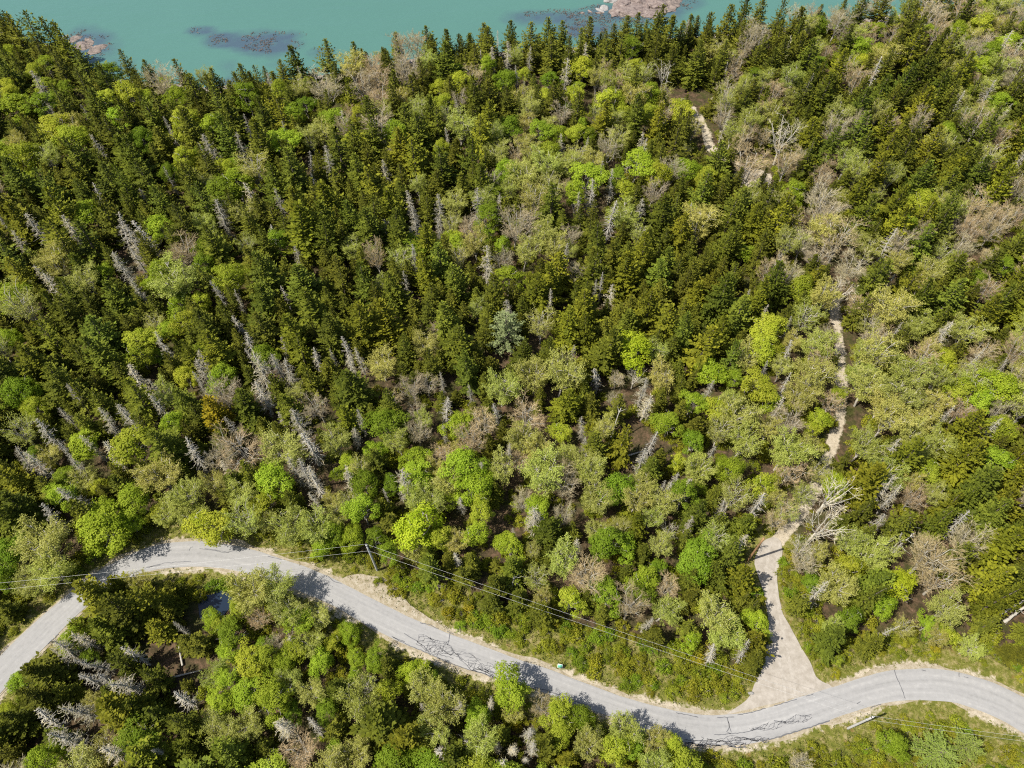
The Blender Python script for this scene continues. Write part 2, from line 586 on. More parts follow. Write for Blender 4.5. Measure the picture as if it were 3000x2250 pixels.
def water_mat(name, deep, shallow_attr=True):
    m, nt, out = mat_new(name)
    geo = N(nt, 'ShaderNodeNewGeometry')
    nz = N(nt, 'ShaderNodeTexNoise')
    nz.inputs['Scale'].default_value = .02
    nz.inputs['Detail'].default_value = 3
    nt.links.new(geo.outputs['Position'], nz.inputs['Vector'])
    c = mixc(nt, tuple(x * .94 for x in deep), tuple(x * 1.06 for x in deep), nz.outputs['Fac'])
    if shallow_attr:
        n2 = N(nt, 'ShaderNodeTexNoise')
        n2.inputs['Scale'].default_value = .30
        n2.inputs['Detail'].default_value = 7
        n2.inputs['Roughness'].default_value = .65
        nt.links.new(geo.outputs['Position'], n2.inputs['Vector'])
        a = N(nt, 'ShaderNodeAttribute', attribute_name='reef')
        f = math_(nt, 'MULTIPLY_ADD', math_(nt, 'SUBTRACT', n2.outputs['Fac'], .5), math_(nt, 'MULTIPLY', a.outputs['Fac'], 1.6), a.outputs['Fac'])
        c = mixc(nt, c, (.045, .070, .092), ramp(nt, f, [(.08, (0, 0, 0)), (.95, (.95, .95, .95))]))
    pb = N(nt, 'ShaderNodeBsdfPrincipled', i_Roughness=.12 if shallow_attr else .03, i_IOR=1.33)
    nt.links.new(c, pb.inputs['Base Color'])
    w1 = N(nt, 'ShaderNodeTexNoise')
    w1.inputs['Scale'].default_value = .9
    w1.inputs['Detail'].default_value = 4
    mp = N(nt, 'ShaderNodeMapping')
    mp.inputs['Scale'].default_value = (.45, 1.3, 1)
    mp.inputs['Rotation'].default_value = (0, 0, .3)
    nt.links.new(geo.outputs['Position'], mp.inputs['Vector'])
    nt.links.new(mp.outputs[0], w1.inputs['Vector'])
    w2_ = N(nt, 'ShaderNodeTexNoise', i_Scale=.16, i_Detail=3.0)
    nt.links.new(mp.outputs[0], w2_.inputs['Vector'])
    bp = N(nt, 'ShaderNodeBump', i_Strength=.6 if shallow_attr else .05, i_Distance=.12)
    nt.links.new(math_(nt, 'MULTIPLY_ADD', w2_.outputs['Fac'], 3.0, w1.outputs['Fac']), bp.inputs['Height'])
    nt.links.new(bp.outputs[0], pb.inputs['Normal'])
    nt.links.new(pb.outputs[0], out.inputs[0])
    return m


M['sea'] = water_mat('sea_water', (.060, .138, .112))
M['pond'] = water_mat('pond_water', (.012, .020, .034), False)


# ------------------------------------------------------------------ ground and water
def grid_mesh(xs, ys):
    X, Y = np.meshgrid(xs, ys)
    nx, ny = len(xs), len(ys)
    i = np.arange((ny - 1) * nx).reshape(ny - 1, nx)[:, :-1].ravel()
    f = np.stack([i, i + 1, i + nx + 1, i + nx], 1)
    return X.ravel(), Y.ravel(), f


gx = np.r_[-6000, -2500, -1000, -500, np.arange(-300, 300.1, 1.5), 500, 1000, 2500, 6000]
gy = np.r_[-6000, -2500, -800, -250, -120, np.arange(-60, 250.1, 1.25), 300, 420]
X, Y, F = grid_mesh(gx, gy)
core = (np.abs(X) < 200) & (Y < 235) & (Y > -55)
rd = np.full(X.shape, 99.0)
dd = rd.copy()
td = rd.copy()
cd = rd.copy()
rd[core] = road_dist(X[core], Y[core])
dd[core] = drive_dist(X[core], Y[core])
td[core] = track_dist(X[core], Y[core])
cd[core] = clear_dist(X[core], Y[core])
flat = np.minimum(np.minimum(rd, dd), np.minimum(td, np.hypot(X - POND[0], Y - POND[1]) - 3))
Z = ground_z(X, Y, np.maximum(flat, 0))
Z = np.where(np.hypot(X - POND[0], Y - POND[1]) < 2.6, -0.45, Z)


VERGES = [[(980, 1630), (1100, 1635), (1200, 1680), (1400, 1745), (1560, 1800), (1700, 1830), (1900, 1875), (2100, 1915), (2200, 1990), (2200, 2060), (1950, 2060), (1560, 1930), (1270, 1830), (1000, 1705)],
          [(2060, 2200), (2300, 2165), (2550, 2075), (2800, 2060), (3050, 2150), (3300, 2300), (3300, 2500), (1950, 2500), (1990, 2260)],
          [(2390, 2010), (2430, 1960), (2500, 1920), (2700, 1885), (2850, 1925), (3100, 2040), (3300, 2150), (3000, 2040), (2700, 1950), (2542, 1977)],
          [(-80, 1960), (0, 1830), (120, 1740), (280, 1640), (500, 1560), (700, 1575), (1000, 1650), (1000, 1710), (700, 1600), (520, 1585), (340, 1640), (110, 1812), (-80, 2000)],
          [(330, 1720), (420, 1685), (560, 1655), (700, 1680), (700, 1735), (660, 1790), (600, 1790), (560, 1725), (400, 1715)],
          [(1131, 1864), (1316, 1945), (1452, 1990), (1440, 2020), (1300, 1985), (1130, 1900)]]
VERGES_W = [np.array([w2(p) for p in v]) for v in VERGES]


def in_verge(x, y):
    r = np.zeros(np.shape(x), bool)
    for v in VERGES_W:
        r |= inside(x, y, v)
    return r


verge = np.zeros(X.shape)
vv = smooth(6.5, 2.0, np.minimum(rd, dd + 1.5))
vv[core] = np.maximum(vv[core], in_verge(X[core], Y[core]) * .95)
vv = vv * (.55 + .6 * fbm(X, Y, 9, 8))
px_sand = (X > 55) & (Y > 120)
sand = np.maximum(smooth(.9, -.6, td) * (.55 + .75 * fbm(X, Y, 7, 91)), smooth(.9, -.7, np.where((cd < 2) & (px_sand), cd, 9)))
sand = np.maximum(sand, .62 * smooth(2.2, .6, rd) * fbm(X, Y, 5, 4) * 1.7)
u_sh = shore_y(np.clip(X, -330, 330)) - Y
beach = smooth(6, 1, u_sh)
obj('ground', new_mesh('ground', np.stack([X, Y, Z], 1), F, M['ground'], {'verge': vv, 'sand': sand, 'beach': beach}, smooth_=True), kind='structure')

wx = np.r_[-12000, -5000, -2000, -800, np.arange(-330, 330.1, 2.0), 800, 2000, 5000, 12000]
wy = np.r_[np.arange(150, 330.1, 2.0), 420, 700, 1500, 4000, 12000]
X, Y, F = grid_mesh(wx, wy)
# reef patches: photo pixel centre, half sizes in pixels, strength
REEF = [(590, 90, 34, 12, .9), (655, 120, 55, 20, 1.0), (790, 125, 95, 32, 1.0), (850, 105, 50, 14, .6), (940, 155, 50, 16, .5), (670, 195, 35, 25, .35), (675, 245, 45, 18, .8),
        (255, 130, 70, 42, .9), (1640, 50, 140, 22, .8), (1580, 55, 70, 18, .6), (1730, 85, 95, 26, .95), (1800, 40, 150, 26, .9), (1950, 30, 70, 26, .8), (1880, 60, 120, 18, .55), (2010, 10, 45, 15, .6),
        (1600, 105, 60, 10, .3), (340, 200, 50, 25, .4), (850, 190, 60, 12, .35)]
px, py, _ = pr(np.stack([X, Y, np.full(X.shape, WATER_Z)], 1))
reef = np.zeros(X.shape)
wob = (fbm(X, Y, 9, 21) - .5)
for cx, cy, ax, ay, s_ in REEF:
    d = np.hypot((px - cx) / (ax * 1.18), (py - cy) / (ay * 1.18)) + wob * 1.1
    reef = np.maximum(reef, s_ * smooth(1.35, .35, d))
reef = np.maximum(reef, .35 * smooth(5, -1, Y - shore_y(np.clip(X, -330, 330))))
reef[(Y > 330) | (np.abs(X) > 330)] = 0
obj('water', new_mesh('water', np.stack([X, Y, np.full(X.shape, WATER_Z)], 1), F, M['sea'], {'reef': reef}, smooth_=True), kind='structure')

# pond in the hollow
th = np.linspace(0, 2 * np.pi, 24, endpoint=False)
rr = 2.5 * (1 + .25 * np.sin(2 * th + 1) + .12 * np.sin(5 * th))
pv = np.stack([POND[0] + rr * np.cos(th), POND[1] + rr * np.sin(th) * 1.1, np.full(24, -.10)], 1)
obj('pond', new_mesh('pond', pv, [tuple(range(24))], M['pond']), kind='structure')


# ------------------------------------------------------------------ road, shoulders, drive
def ribbon(L, R, n_across, z_edge, z_mid=0.0):
    m = len(L)
    t = np.linspace(0, 1, n_across)
    P = L[:, None] * (1 - t)[None, :, None] + R[:, None] * t[None, :, None]
    zz = z_edge + z_mid * (1 - (2 * t - 1) ** 2)
    v = np.concatenate([P, np.broadcast_to(zz[None, :, None], (m, n_across, 1))], 2).reshape(-1, 3)
    i = np.arange((m - 1) * n_across).reshape(m - 1, n_across)[:, :-1].ravel()
    f = np.stack([i, i + n_across, i + n_across + 1, i + 1], 1)
    s = np.r_[0, np.cumsum(np.linalg.norm(np.diff((L + R) / 2, axis=0), axis=1))]
    return v, f, np.repeat(s, n_across), np.tile(t, m)


def road_edge(L, toward, amp, seed, base):
    n_ = L - toward
    n_ /= np.linalg.norm(n_, axis=1, keepdims=True)
    s = np.arange(len(L)) * 1.2
    return L + n_ * (base + amp * (fbm(s, s * 0, 4.0, seed) - .5)[:, None])


RL = road_edge(ROAD_L, ROAD_C, .35, 3, 0)
RR = road_edge(ROAD_R, ROAD_C, .35, 7, 0)
v, f, al, ac = ribbon(RL, RR, 9, .06, .05)
skirt = None
road = obj('road', new_mesh('road', v, f, M['asphalt'], {'along': al, 'across': ac}, smooth_=True), kind='structure')
SL = road_edge(ROAD_L, ROAD_C, 1.9, 13, .55)
SR = road_edge(ROAD_R, ROAD_C, 1.6, 17, .40)
v, f, _, _ = ribbon(SL, SR, 5, .0, .045)
obj('road_shoulder', new_mesh('road_shoulder', v, f, M['shoulder'], smooth_=True), kind='structure')


def poly_sheet(name, poly, z, mat, jitter=.25):
    p = resample(np.vstack([poly, poly[:1]]), .7)[:-1]
    s = np.arange(len(p))
    p = p + jitter * np.stack([fbm(s, s * 0, 3, 31) - .5, fbm(s, s * 0 + 9, 3, 32) - .5], 1)
    v = np.c_[p, np.full(len(p), z)]
    import mathutils.geometry as mg
    tris = mg.tessellate_polygon([[Vector(map(float, q)) for q in v]])
    return obj(name, new_mesh(name, v, [tuple(t) for t in tris], mat), kind='structure')


poly_sheet('gravel_drive', DRIVE_W, .052, M['gravel'], .5)
PULL = [(985, 1705), (1010, 1688), (1055, 1680), (1120, 1692), (1168, 1722), (1190, 1762), (1262, 1812), (1330, 1852), (1345, 1875), (1271, 1847), (1181, 1811), (1090, 1761)]
poly_sheet('gravel_pulloff', np.array([w2(p) for p in PULL]), .050, M['shoulder'], .6)

DC = resample(np.array([w2(p) for p in ((2318, 2085), (2316, 2040), (2306, 1970), (2288, 1890), (2270, 1800), (2262, 1740), (2258, 1680), (2262, 1630), (2272, 1592))]), .8)
dn = np.gradient(DC, axis=0)
dn = np.stack([-dn[:, 1], dn[:, 0]], 1) / np.linalg.norm(dn, axis=1, keepdims=True)
M['rut'] = sheet_mat('packed_gravel', [(.30, (.23, .203, .166)), (.5, (.292, .262, .219)), (.70, (.345, .314, .268))], 1.6, 11, False, .2)
for off in (-.78, .78):
    k_ = np.arange(len(DC))
    a_ = DC + dn * (off + .30 * (.6 + fbm(k_, k_ * 0, 3, 41)) - .1)[:, None]
    b_ = DC + dn * (off - .30 * (.6 + fbm(k_, k_ * 0, 3, 43)) + .1)[:, None]
    v, f, _, _ = ribbon(a_, b_, 3, .0565)
    obj('wheel_track', new_mesh('wheel_track', v, f, M['rut'], smooth_=True), kind='structure')

# tar sealing lines on the road, drawn in road coordinates (metres along, 0..1 across from the far edge)
ALS = np.r_[0, np.cumsum(np.linalg.norm(np.diff(ROAD_C, axis=0), axis=1))]


def road_pt(s, t):
    L = np.stack([np.interp(s, ALS, ROAD_L[:, k]) for k in range(2)], -1)
    Q = np.stack([np.interp(s, ALS, ROAD_R[:, k]) for k in range(2)], -1)
    t = np.asarray(t)[..., None]
    return L * (1 - t) + Q * t


def px_road(x, y):
    p = w2((x, y))
    d = np.linalg.norm(ROAD_C - p, axis=1)
    i = int(d.argmin())
    a, b = ROAD_L[i], ROAD_R[i]
    t = float(np.dot(p - a, b - a) / np.dot(b - a, b - a))
    return ALS[i], t


tar_v, tar_f = [], []


def tar_line(pts, w):
    """pts as world xy"""
    pts = np.asarray(pts, float)
    if len(pts) < 2:
        return
    d = np.gradient(pts, axis=0)
    n_ = np.stack([-d[:, 1], d[:, 0]], 1)
    n_ /= np.linalg.norm(n_, axis=1, keepdims=True) + 1e-9
    ww = w * (.75 + .5 * rng.random(len(pts)))
    for i, (p, q, a) in enumerate(zip(pts, n_, ww)):
        tar_v.append((*(p + q * a / 2), .118))
        tar_v.append((*(p - q * a / 2), .118))
    b = len(tar_v) - 2 * len(pts)
    for i in range(len(pts) - 1):
        tar_f.append((b + 2 * i, b + 2 * i + 1, b + 2 * i + 3, b + 2 * i + 2))


def wig(p, q, amp=.12, step=.3):
    p, q = np.asarray(p, float), np.asarray(q, float)
    n = max(3, int(np.linalg.norm(q - p) / step))
    t = np.linspace(0, 1, n)
    r = p[None] * (1 - t)[:, None] + q[None] * t[:, None]
    r[1:-1] += rng.normal(0, amp, (n - 2, 2)) * .6
    return r


def px_line(pts, w=.1, amp=.06):
    P = [w2(p) for p in pts]
    out = [wig(P[i], P[i + 1], amp) for i in range(len(P) - 1)]
    tar_line(np.vstack([out[0]] + [o[1:] for o in out[1:]]), w)


def web(x0, y0, x1, y1, w0, w1, nrow, cell=.85, w=.08, keep=.8):
    """a net of sealed cracks between two photo points along the road; half widths in metres"""
    a, b = w2((x0, y0)), w2((x1, y1))
    L = np.linalg.norm(b - a)
    u = (b - a) / L
    n_ = np.array([-u[1], u[0]])
    nc = int(L / cell)
    G = np.zeros((nc, nrow, 2))
    for i in range(nc):
        t = i / (nc - 1)
        hw = (w0 + (w1 - w0) * t) * math.sin(math.pi * min(1, .12 + .88 * t)) ** .5
        for j in range(nrow):
            G[i, j] = a + u * (L * t + rng.normal(0, .16)) + n_ * (hw * (2 * j / (nrow - 1) - 1) + rng.normal(0, .1) + .25 * math.sin(i * .7 + j))
    for i in range(nc - 1):
        for j in range(nrow):
            if rng.random() < keep:
                tar_line(wig(G[i, j], G[i + 1, j], .06), w)
            if j < nrow - 1 and rng.random() < keep * .55:
                tar_line(wig(G[i, j], G[i, j + 1], .05), w * .85)
            if j < nrow - 1 and rng.random() < keep * .35:
                tar_line(wig(G[i, j], G[i + 1, j + 1], .05), w * .8)


web(1222, 1876, 1330, 1912, 1.1, 1.1, 8, .42, .062, .85)
web(1330, 1912, 1452, 1972, .8, 1.1, 7, .5, .062, .72)
web(1395, 1958, 1455, 1985, .5, .5, 4, .6, .09, .8)
for ln in ([(1148, 1865), (1190, 1888), (1244, 1911), (1280, 1925), (1316, 1943), (1370, 1962), (1452, 1984)],
           [(1152, 1868), (1185, 1880)], [(1310, 1935), (1280, 1928)],
           [(1184, 1856), (1210, 1872), (1224, 1878)], [(1262, 1866), (1259, 1880)], [(1318, 1855), (1315, 1878), (1302, 1888), (1298, 1905)], [(1316, 1876), (1312, 1890)],
           [(1247, 1910), (1256, 1885)], [(1279, 1923), (1285, 1908)], [(1288, 1918), (1328, 1930)], [(1231, 1825), (1262, 1832), (1284, 1842)], [(1310, 1850), (1328, 1858)],
           [(2619, 1962), (2626, 1985), (2640, 2015), (2651, 2047)],
           [(2360, 2040), (2382, 2033)], [(2160, 2095), (2200, 2088), (2242, 2076)], [(2267, 2068), (2310, 2056), (2333, 2049)], [(1980, 2088), (2010, 2094), (2045, 2102)],
           [(2100, 2103), (2150, 2101)], [(2130, 2104), (2136, 2130), (2128, 2145), (2140, 2150)], [(2132, 2112), (2142, 2146)], [(2092, 2153), (2140, 2150), (2180, 2146), (2220, 2136)],
           [(2005, 2168), (2070, 2172), (2140, 2172), (2210, 2164)], [(2700, 1963), (2712, 1966)], [(2809, 1972), (2809, 1984)], [(2822, 1983), (2836, 1986)],
           [(555, 1614), (560, 1604), (566, 1603)], [(585, 1608), (620, 1612), (660, 1620), (690, 1612)], [(600, 1607), (640, 1614), (672, 1620)],
           [(350, 1702), (390, 1680), (430, 1664), (480, 1650), (560, 1645)], [(430, 1662), (470, 1656)], [(785, 1630), (825, 1641)], [(962, 1690), (975, 1702), (1000, 1710)],
           [(140, 1888), (172, 1858)], [(1560, 2012), (1600, 2022), (1660, 2046), (1720, 2066)], [(2510, 2062), (2520, 2056)], [(2550, 2074), (2580, 2064)]):
    px_line(ln, .10)
web(2200, 2138, 2375, 2100, .3, .45, 5, .5, .06, .72)
web(2010, 2178, 2250, 2166, .45, .5, 6, .5, .065, .75)
web(2060, 2186, 2180, 2182, .3, .25, 3, .7, .1, .8)
px_line([(2250, 2168), (2310, 2150), (2370, 2132), (2430, 2112)], .16)
ts = obj('tar_seal', new_mesh('tar_seal', tar_v, tar_f, M['tar']), parent=road)
ts['kind'] = 'stuff'

# ------------------------------------------------------------------ tree prototypes


def unit(a):
    return np.stack([np.cos(a), np.sin(a), np.zeros_like(a)], -1)


def proto_spruce(H, R, seed, dens=1.0, bare_low=.06, droop=.25, lean=0.0):
    global rng
    keep, rng = rng, np.random.default_rng(seed)
    g = Geo()
    z = bare_low * H
    zs = []
    while z < H * .985:
        zs.append(z)
        z += (.50 - .22 * (z / H)) / dens
    lop = rng.random(3) * 6.28
    for z in zs:
        t = (z / H - bare_low) / (1 - bare_low)
        r = 1.15 * R * (1 - t) ** .90 * (.55 + .45 * smooth(-.05, .18, t)) + .12
        n = max(4, int((5.2 + 3.2 * (1 - t)) * dens))
        for a in rng.random() * 6.28 + np.arange(n) * 6.28 / n + rng.normal(0, .22, n):
            L = r * rng.uniform(.62, 1.18) * (1 + .16 * math.sin(a * 2 + lop[0]) + .12 * math.sin(a * 3 + z * .8 + lop[1]))
            if rng.random() < .05 + .3 * lean:
                L *= .35
            if lean:
                L *= 1 + .45 * lean * math.cos(a - lop[2])
            sl = -droop * (1 - t) * 1.3 + .55 * t ** 1.5 + rng.normal(0, .08)
            cv = .22 + rng.normal(0, .06)
            d2 = np.array([math.cos(a), math.sin(a), 0])
            ns = max(2, int(L / .34))
            s = np.linspace(.22, .93, ns) + rng.normal(0, .02, ns)
            zz = z + L * (sl * s + cv * s * s)
            P = d2[None] * (s * L)[:, None] + np.array([0, 0, 1.0])[None] * zz[:, None]
            tang = d2[None] + np.array([0, 0, 1.0])[None] * (sl + 2 * cv * s)[:, None]
            perp = np.array([-d2[1], d2[0], 0])
            up = np.array([0, 0, 1.0]) - tang * (sl)
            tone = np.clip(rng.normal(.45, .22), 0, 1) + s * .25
            for sg in (-1, 1):
                dr = tang * .72 + perp * sg * rng.uniform(.5, 1.0, ns)[:, None] + rng.normal(0, .18, (ns, 3)) + np.array([0, 0, -.12])
                ln = (.30 + .26 * L * (1 - s) ** .7) * (.62 + .38 * min(1, L / 1.2)) * rng.uniform(.75, 1.25, ns)
                g.kites(P, dr, up + rng.normal(0, .35, (ns, 3)), ln, ln * .42 + .07, .22, np.clip(tone + rng.normal(0, .12, ns), 0, 1))
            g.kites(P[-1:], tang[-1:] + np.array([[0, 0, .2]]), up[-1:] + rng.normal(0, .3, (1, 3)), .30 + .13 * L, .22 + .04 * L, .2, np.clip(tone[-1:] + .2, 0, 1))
            # hanging inner sprays fill the body of the branch
            m = max(1, ns // 2)
            q = rng.integers(0, ns, m)
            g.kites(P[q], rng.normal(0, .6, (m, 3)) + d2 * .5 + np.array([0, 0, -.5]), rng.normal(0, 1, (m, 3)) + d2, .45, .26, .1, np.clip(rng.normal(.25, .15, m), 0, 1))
    k = 7
    g.kites(np.tile([0, 0, H * .955], (k, 1)), np.c_[rng.normal(0, .35, (k, 2)), np.full(k, 1.0)], rng.normal(0, 1, (k, 3)), .55, .16, .1)
    crown = g.mesh('spruce_crown', M['spruce'])
    b = Geo()
    zz = np.linspace(-.4, H * .97, 6)
    b.tube(np.c_[.05 * np.sin(zz), .05 * np.cos(zz * .7), zz], np.linspace(.20 + .006 * H, .03, 6), 6)
    trunk = b.mesh('spruce_trunk', M['bark'], True)
    rng = keep
    return dict(H=H, R=R, parts=[('trunk', trunk), ('crown', crown)])


def proto_dead(H, R, seed, hairy=1.0):
    global rng
    keep, rng = rng, np.random.default_rng(seed)
    b = Geo()
    zz = np.linspace(-.4, H, 8)
    wob = np.cumsum(rng.normal(0, .05, (8, 2)), 0)
    b.tube(np.c_[wob, zz], np.linspace(.20, .035, 8), 6, .5)
    g = Geo()
    z = H * .16
    while z < H * .985:
        t = z / H
        r = R * (1 - t) ** .65 * (.6 + .4 * smooth(.1, .4, t)) + .15
        n = int(rng.integers(3, 7))
        ax = np.array([np.interp(z, zz, wob[:, 0]), np.interp(z, zz, wob[:, 1]), z])
        for a in rng.random(n) * 6.28:
            L = r * rng.uniform(.45, 1.2)
            d2 = np.array([math.cos(a), math.sin(a), 0])
            s = np.linspace(0, 1, 4)
            sl = rng.normal(-.15, .15) + .25 * t
            cv = rng.normal(-.05, .12)
            P = ax + d2[None] * (s * L)[:, None] + np.array([0, 0, 1.0])[None] * (L * (sl * s + cv * s * s))[:, None]
            b.tube(P, np.linspace(.036, .012, 4), 3, rng.uniform(.3, 1))
            m = int((1 + 5.5 * L) * hairy * (0 if rng.random() < .2 else 1))
            u = rng.uniform(.15, 1, m)
            Q = np.stack([np.interp(u, s, P[:, k]) for k in range(3)], 1)
            perp = np.array([-d2[1], d2[0], 0])
            sg = np.where(rng.random(m) < .5, -1, 1)[:, None]
            dr = d2 * .55 + perp * sg * rng.uniform(.3, 1.1, (m, 1)) + rng.normal(0, .3, (m, 3)) + np.array([0, 0, -.15])
            ln = rng.uniform(.22, .55, m)
            g.kites(Q, dr, np.array([0, 0, 1.0]) + rng.normal(0, .5, (m, 3)), ln, ln * .08 + .022, .1, np.clip(rng.normal(.5, .25, m), 0, 1))
        z += rng.uniform(.25, .42)
    k = 6
    g.kites(np.tile([wob[-1, 0], wob[-1, 1], H * .94], (k, 1)), np.c_[rng.normal(0, .4, (k, 2)), np.full(k, 1.0)], rng.normal(0, 1, (k, 3)), .6, .07, .1)
    r = dict(H=H, R=R, parts=[('trunk', b.mesh('dead_trunk', M['grey_wood'])), ('crown', g.mesh('dead_twigs', M['lichen']))])
    rng = keep
    return r


def limbs(H, R, seed, nl=6, vase=.75, fork=.28, n2=6, n3=5, rad=.20, clean=0.0):
    """branch skeleton: list of (points, radii) at three levels"""
    r_ = np.random.default_rng(seed)
    tz = H * fork
    k = np.linspace(0, 1, 4)
    trunk = np.c_[np.cumsum(r_.normal(0, .06, (4, 2)), 0), -.4 + (tz + .4) * k]
    L1, L2, L3 = [], [], []
    top = trunk[-1]
    for i in range(nl):
        a = 6.283 * (i + r_.uniform(-.35, .35)) / nl
        out = R * (r_.uniform(.35, .95) if i else .12) * vase
        hh = H * r_.uniform(.78, .97) if i else H * .98
        s = np.linspace(0, 1, 6)
        d = np.array([math.cos(a), math.sin(a), 0])
        st = trunk[-1] - np.array([0, 0, tz * r_.uniform(0, .35)])
        P = st + d[None] * (out * s ** .8)[:, None] + np.array([0, 0, 1.0])[None] * ((hh - st[2]) * s ** 1.05)[:, None]
        P[1:] += np.cumsum(r_.normal(0, .10, (5, 3)), 0)
        L1.append((P, np.linspace(rad * .48, .025, 6)))
        for j in range(n2):
            u = r_.uniform(.22 + clean, 1)
            q = np.array([np.interp(u, s, P[:, c]) for c in range(3)])
            a2 = a + r_.normal(0, 1.3)
            ln = R * r_.uniform(.35, .7) * (1.15 - .55 * u)
            d2 = np.array([math.cos(a2), math.sin(a2), r_.uniform(.35, 1.3)])
            s2 = np.linspace(0, 1, 4)
            Q = q + d2[None] * (ln * s2)[:, None]
            Q[1:] += np.cumsum(r_.normal(0, .07, (3, 3)), 0)
            Q[:, 2] = np.minimum(Q[:, 2], H * 1.02)
            L2.append((Q, np.linspace(.034, .013, 4)))
            for m in range(n3):
                u2 = r_.uniform(.25, 1)
                w = np.array([np.interp(u2, s2, Q[:, c]) for c in range(3)])
                a3 = a2 + r_.normal(0, 1.1)
                d3 = np.array([math.cos(a3), math.sin(a3), r_.uniform(.1, 1.4)])
                d3 /= np.linalg.norm(d3)
                L3.append((w, d3, r_.uniform(.5, 1.15)))
    return trunk, L1, L2, L3


def wood_mesh(trunk, L1, L2, rad, mat):
    b = Geo()
    b.tube(trunk, np.linspace(rad, rad * .75, len(trunk)), 6, .4)
    for P, r in L1:
        b.tube(P, r, 5, .6)
    for P, r in L2:
        b.tube(P, r, 3, .7)
    return b.mesh('tree_wood', mat)


def proto_budding(H, R, seed, leaves=9, size=.22, **kw):
    global rng
    keep, rng = rng, np.random.default_rng(seed)
    trunk, L1, L2, L3 = limbs(H, R, seed, **kw)
    g = Geo()
    W = np.array([w for w, d, l in L3])
    D = np.array([d for w, d, l in L3])
    L = np.array([l for w, d, l in L3])
    tw = Geo()
    g.kites(W, D, rng.normal(0, 1, W.shape), L, .05, .0, .55)
    n = len(W) * leaves
    i = np.repeat(np.arange(len(W)), leaves)
    u = rng.uniform(.15, 1.15, n)
    clump = np.clip(rng.normal(.5, .25, len(W)), 0, 1)[i]
    B = W[i] + D[i] * (L[i] * u)[:, None] + rng.normal(0, .14, (n, 3))
    g.kites(B, D[i] * .6 + rng.normal(0, .7, (n, 3)), np.array([0, 0, 1.0]) + rng.normal(0, .6, (n, 3)), size * rng.uniform(.7, 1.4, n), size * .62, .2, np.clip(clump + rng.normal(0, .15, n), 0, 1))
    r = dict(H=H, R=R, parts=[('trunk', wood_mesh(trunk, L1, L2, kw.get('rad', .2), M['limb'])), ('crown', g.mesh('bud_crown', M['bud']))])
    rng = keep
    return r


def proto_bare(H, R, seed, fine=6, **kw):
    global rng
    keep, rng = rng, np.random.default_rng(seed)
    trunk, L1, L2, L3 = limbs(H, R, seed, **kw)
    g = Geo()
    W = np.array([w for w, d, l in L3])
    D = np.array([d for w, d, l in L3])
    L = np.array([l for w, d, l in L3])
    g.kites(W, D, rng.normal(0, 1, W.shape), L * 1.2, .042, .0, .8)
    n = len(W) * fine
    i = np.repeat(np.arange(len(W)), fine)
    B = W[i] + D[i] * (L[i] * rng.uniform(.1, 1.1, n))[:, None]
    g.kites(B, D[i] + rng.normal(0, .5, (n, 3)) + np.array([0, 0, .25]), rng.normal(0, 1, (n, 3)), rng.uniform(.3, .75, n), .034, .0, np.clip(rng.normal(.5, .25, n), 0, 1))
    r = dict(H=H, R=R, parts=[('trunk', wood_mesh(trunk, L1, L2, kw.get('rad', .2), M['limb'])), ('crown', g.mesh('bare_twigs', M['twig']))])
    rng = keep
    return r


def proto_leafy(H, R, seed, clumps=64, per=125, leaf=.205, low=.32, gap=.0):
    global rng
    keep, rng = rng, np.random.default_rng(seed)
    trunk, L1, L2, L3 = limbs(H * .92, R * .9, seed, nl=6, n2=4, n3=2, rad=.16)
    g = Geo()
    cz, hz = H * (low + 1) / 2, H * (1 - low) / 2
    lob = rng.random(4) * 6.28
    for k in range(clumps):
        a = rng.random() * 6.28
        sv = rng.uniform(-.75, 1)
        rad = math.sqrt(max(0, 1 - sv * sv)) if sv > 0 else (1 - .35 * sv * sv)
        f = rng.uniform(.45, 1.0) ** .5
        rr = R * rad * f * (1 + .26 * math.sin(2 * a + lob[0]) + .2 * math.sin(3 * a + lob[1] + sv)) * .86
        c = np.array([rr * math.cos(a), rr * math.sin(a), cz + hz * sv * f * .93])
        if k < clumps * .16:
            q_ = R * .45 * rng.random() ** .5
            c = np.array([q_ * math.cos(a), q_ * math.sin(a), cz + hz * rng.uniform(.35, .85)])
        cr = R * rng.uniform(.14, .33)
        n = int(per * rng.uniform(.7, 1.3) * (cr / (.27 * R)) ** 1.5)
        q = rng.normal(0, 1, (n, 3))
        q /= np.linalg.norm(q, axis=1, keepdims=True)
        rad_ = rng.uniform(.35, 1, n) ** .5
        P = c + q * (cr * rad_)[:, None] * np.array([1, 1, .72])
        outw = q + (c - np.array([0, 0, cz])) / R * .5 + np.array([0, 0, .7])
        nr = outw + rng.normal(0, .55, (n, 3))
        d = np.cross(nr, rng.normal(0, 1, (n, 3)))
        tone = np.clip(rng.normal(.5, .26) + rng.normal(0, .15, n), 0, 1)
        g.kites(P, d, nr, leaf * rng.uniform(.7, 1.35, n), leaf * .75, .18, tone)
    r = dict(H=H, R=R, parts=[('trunk', wood_mesh(trunk, L1, L2, .16, M['limb'])), ('crown', g.mesh('leaf_crown', M['leaf']))])
    rng = keep
    return r


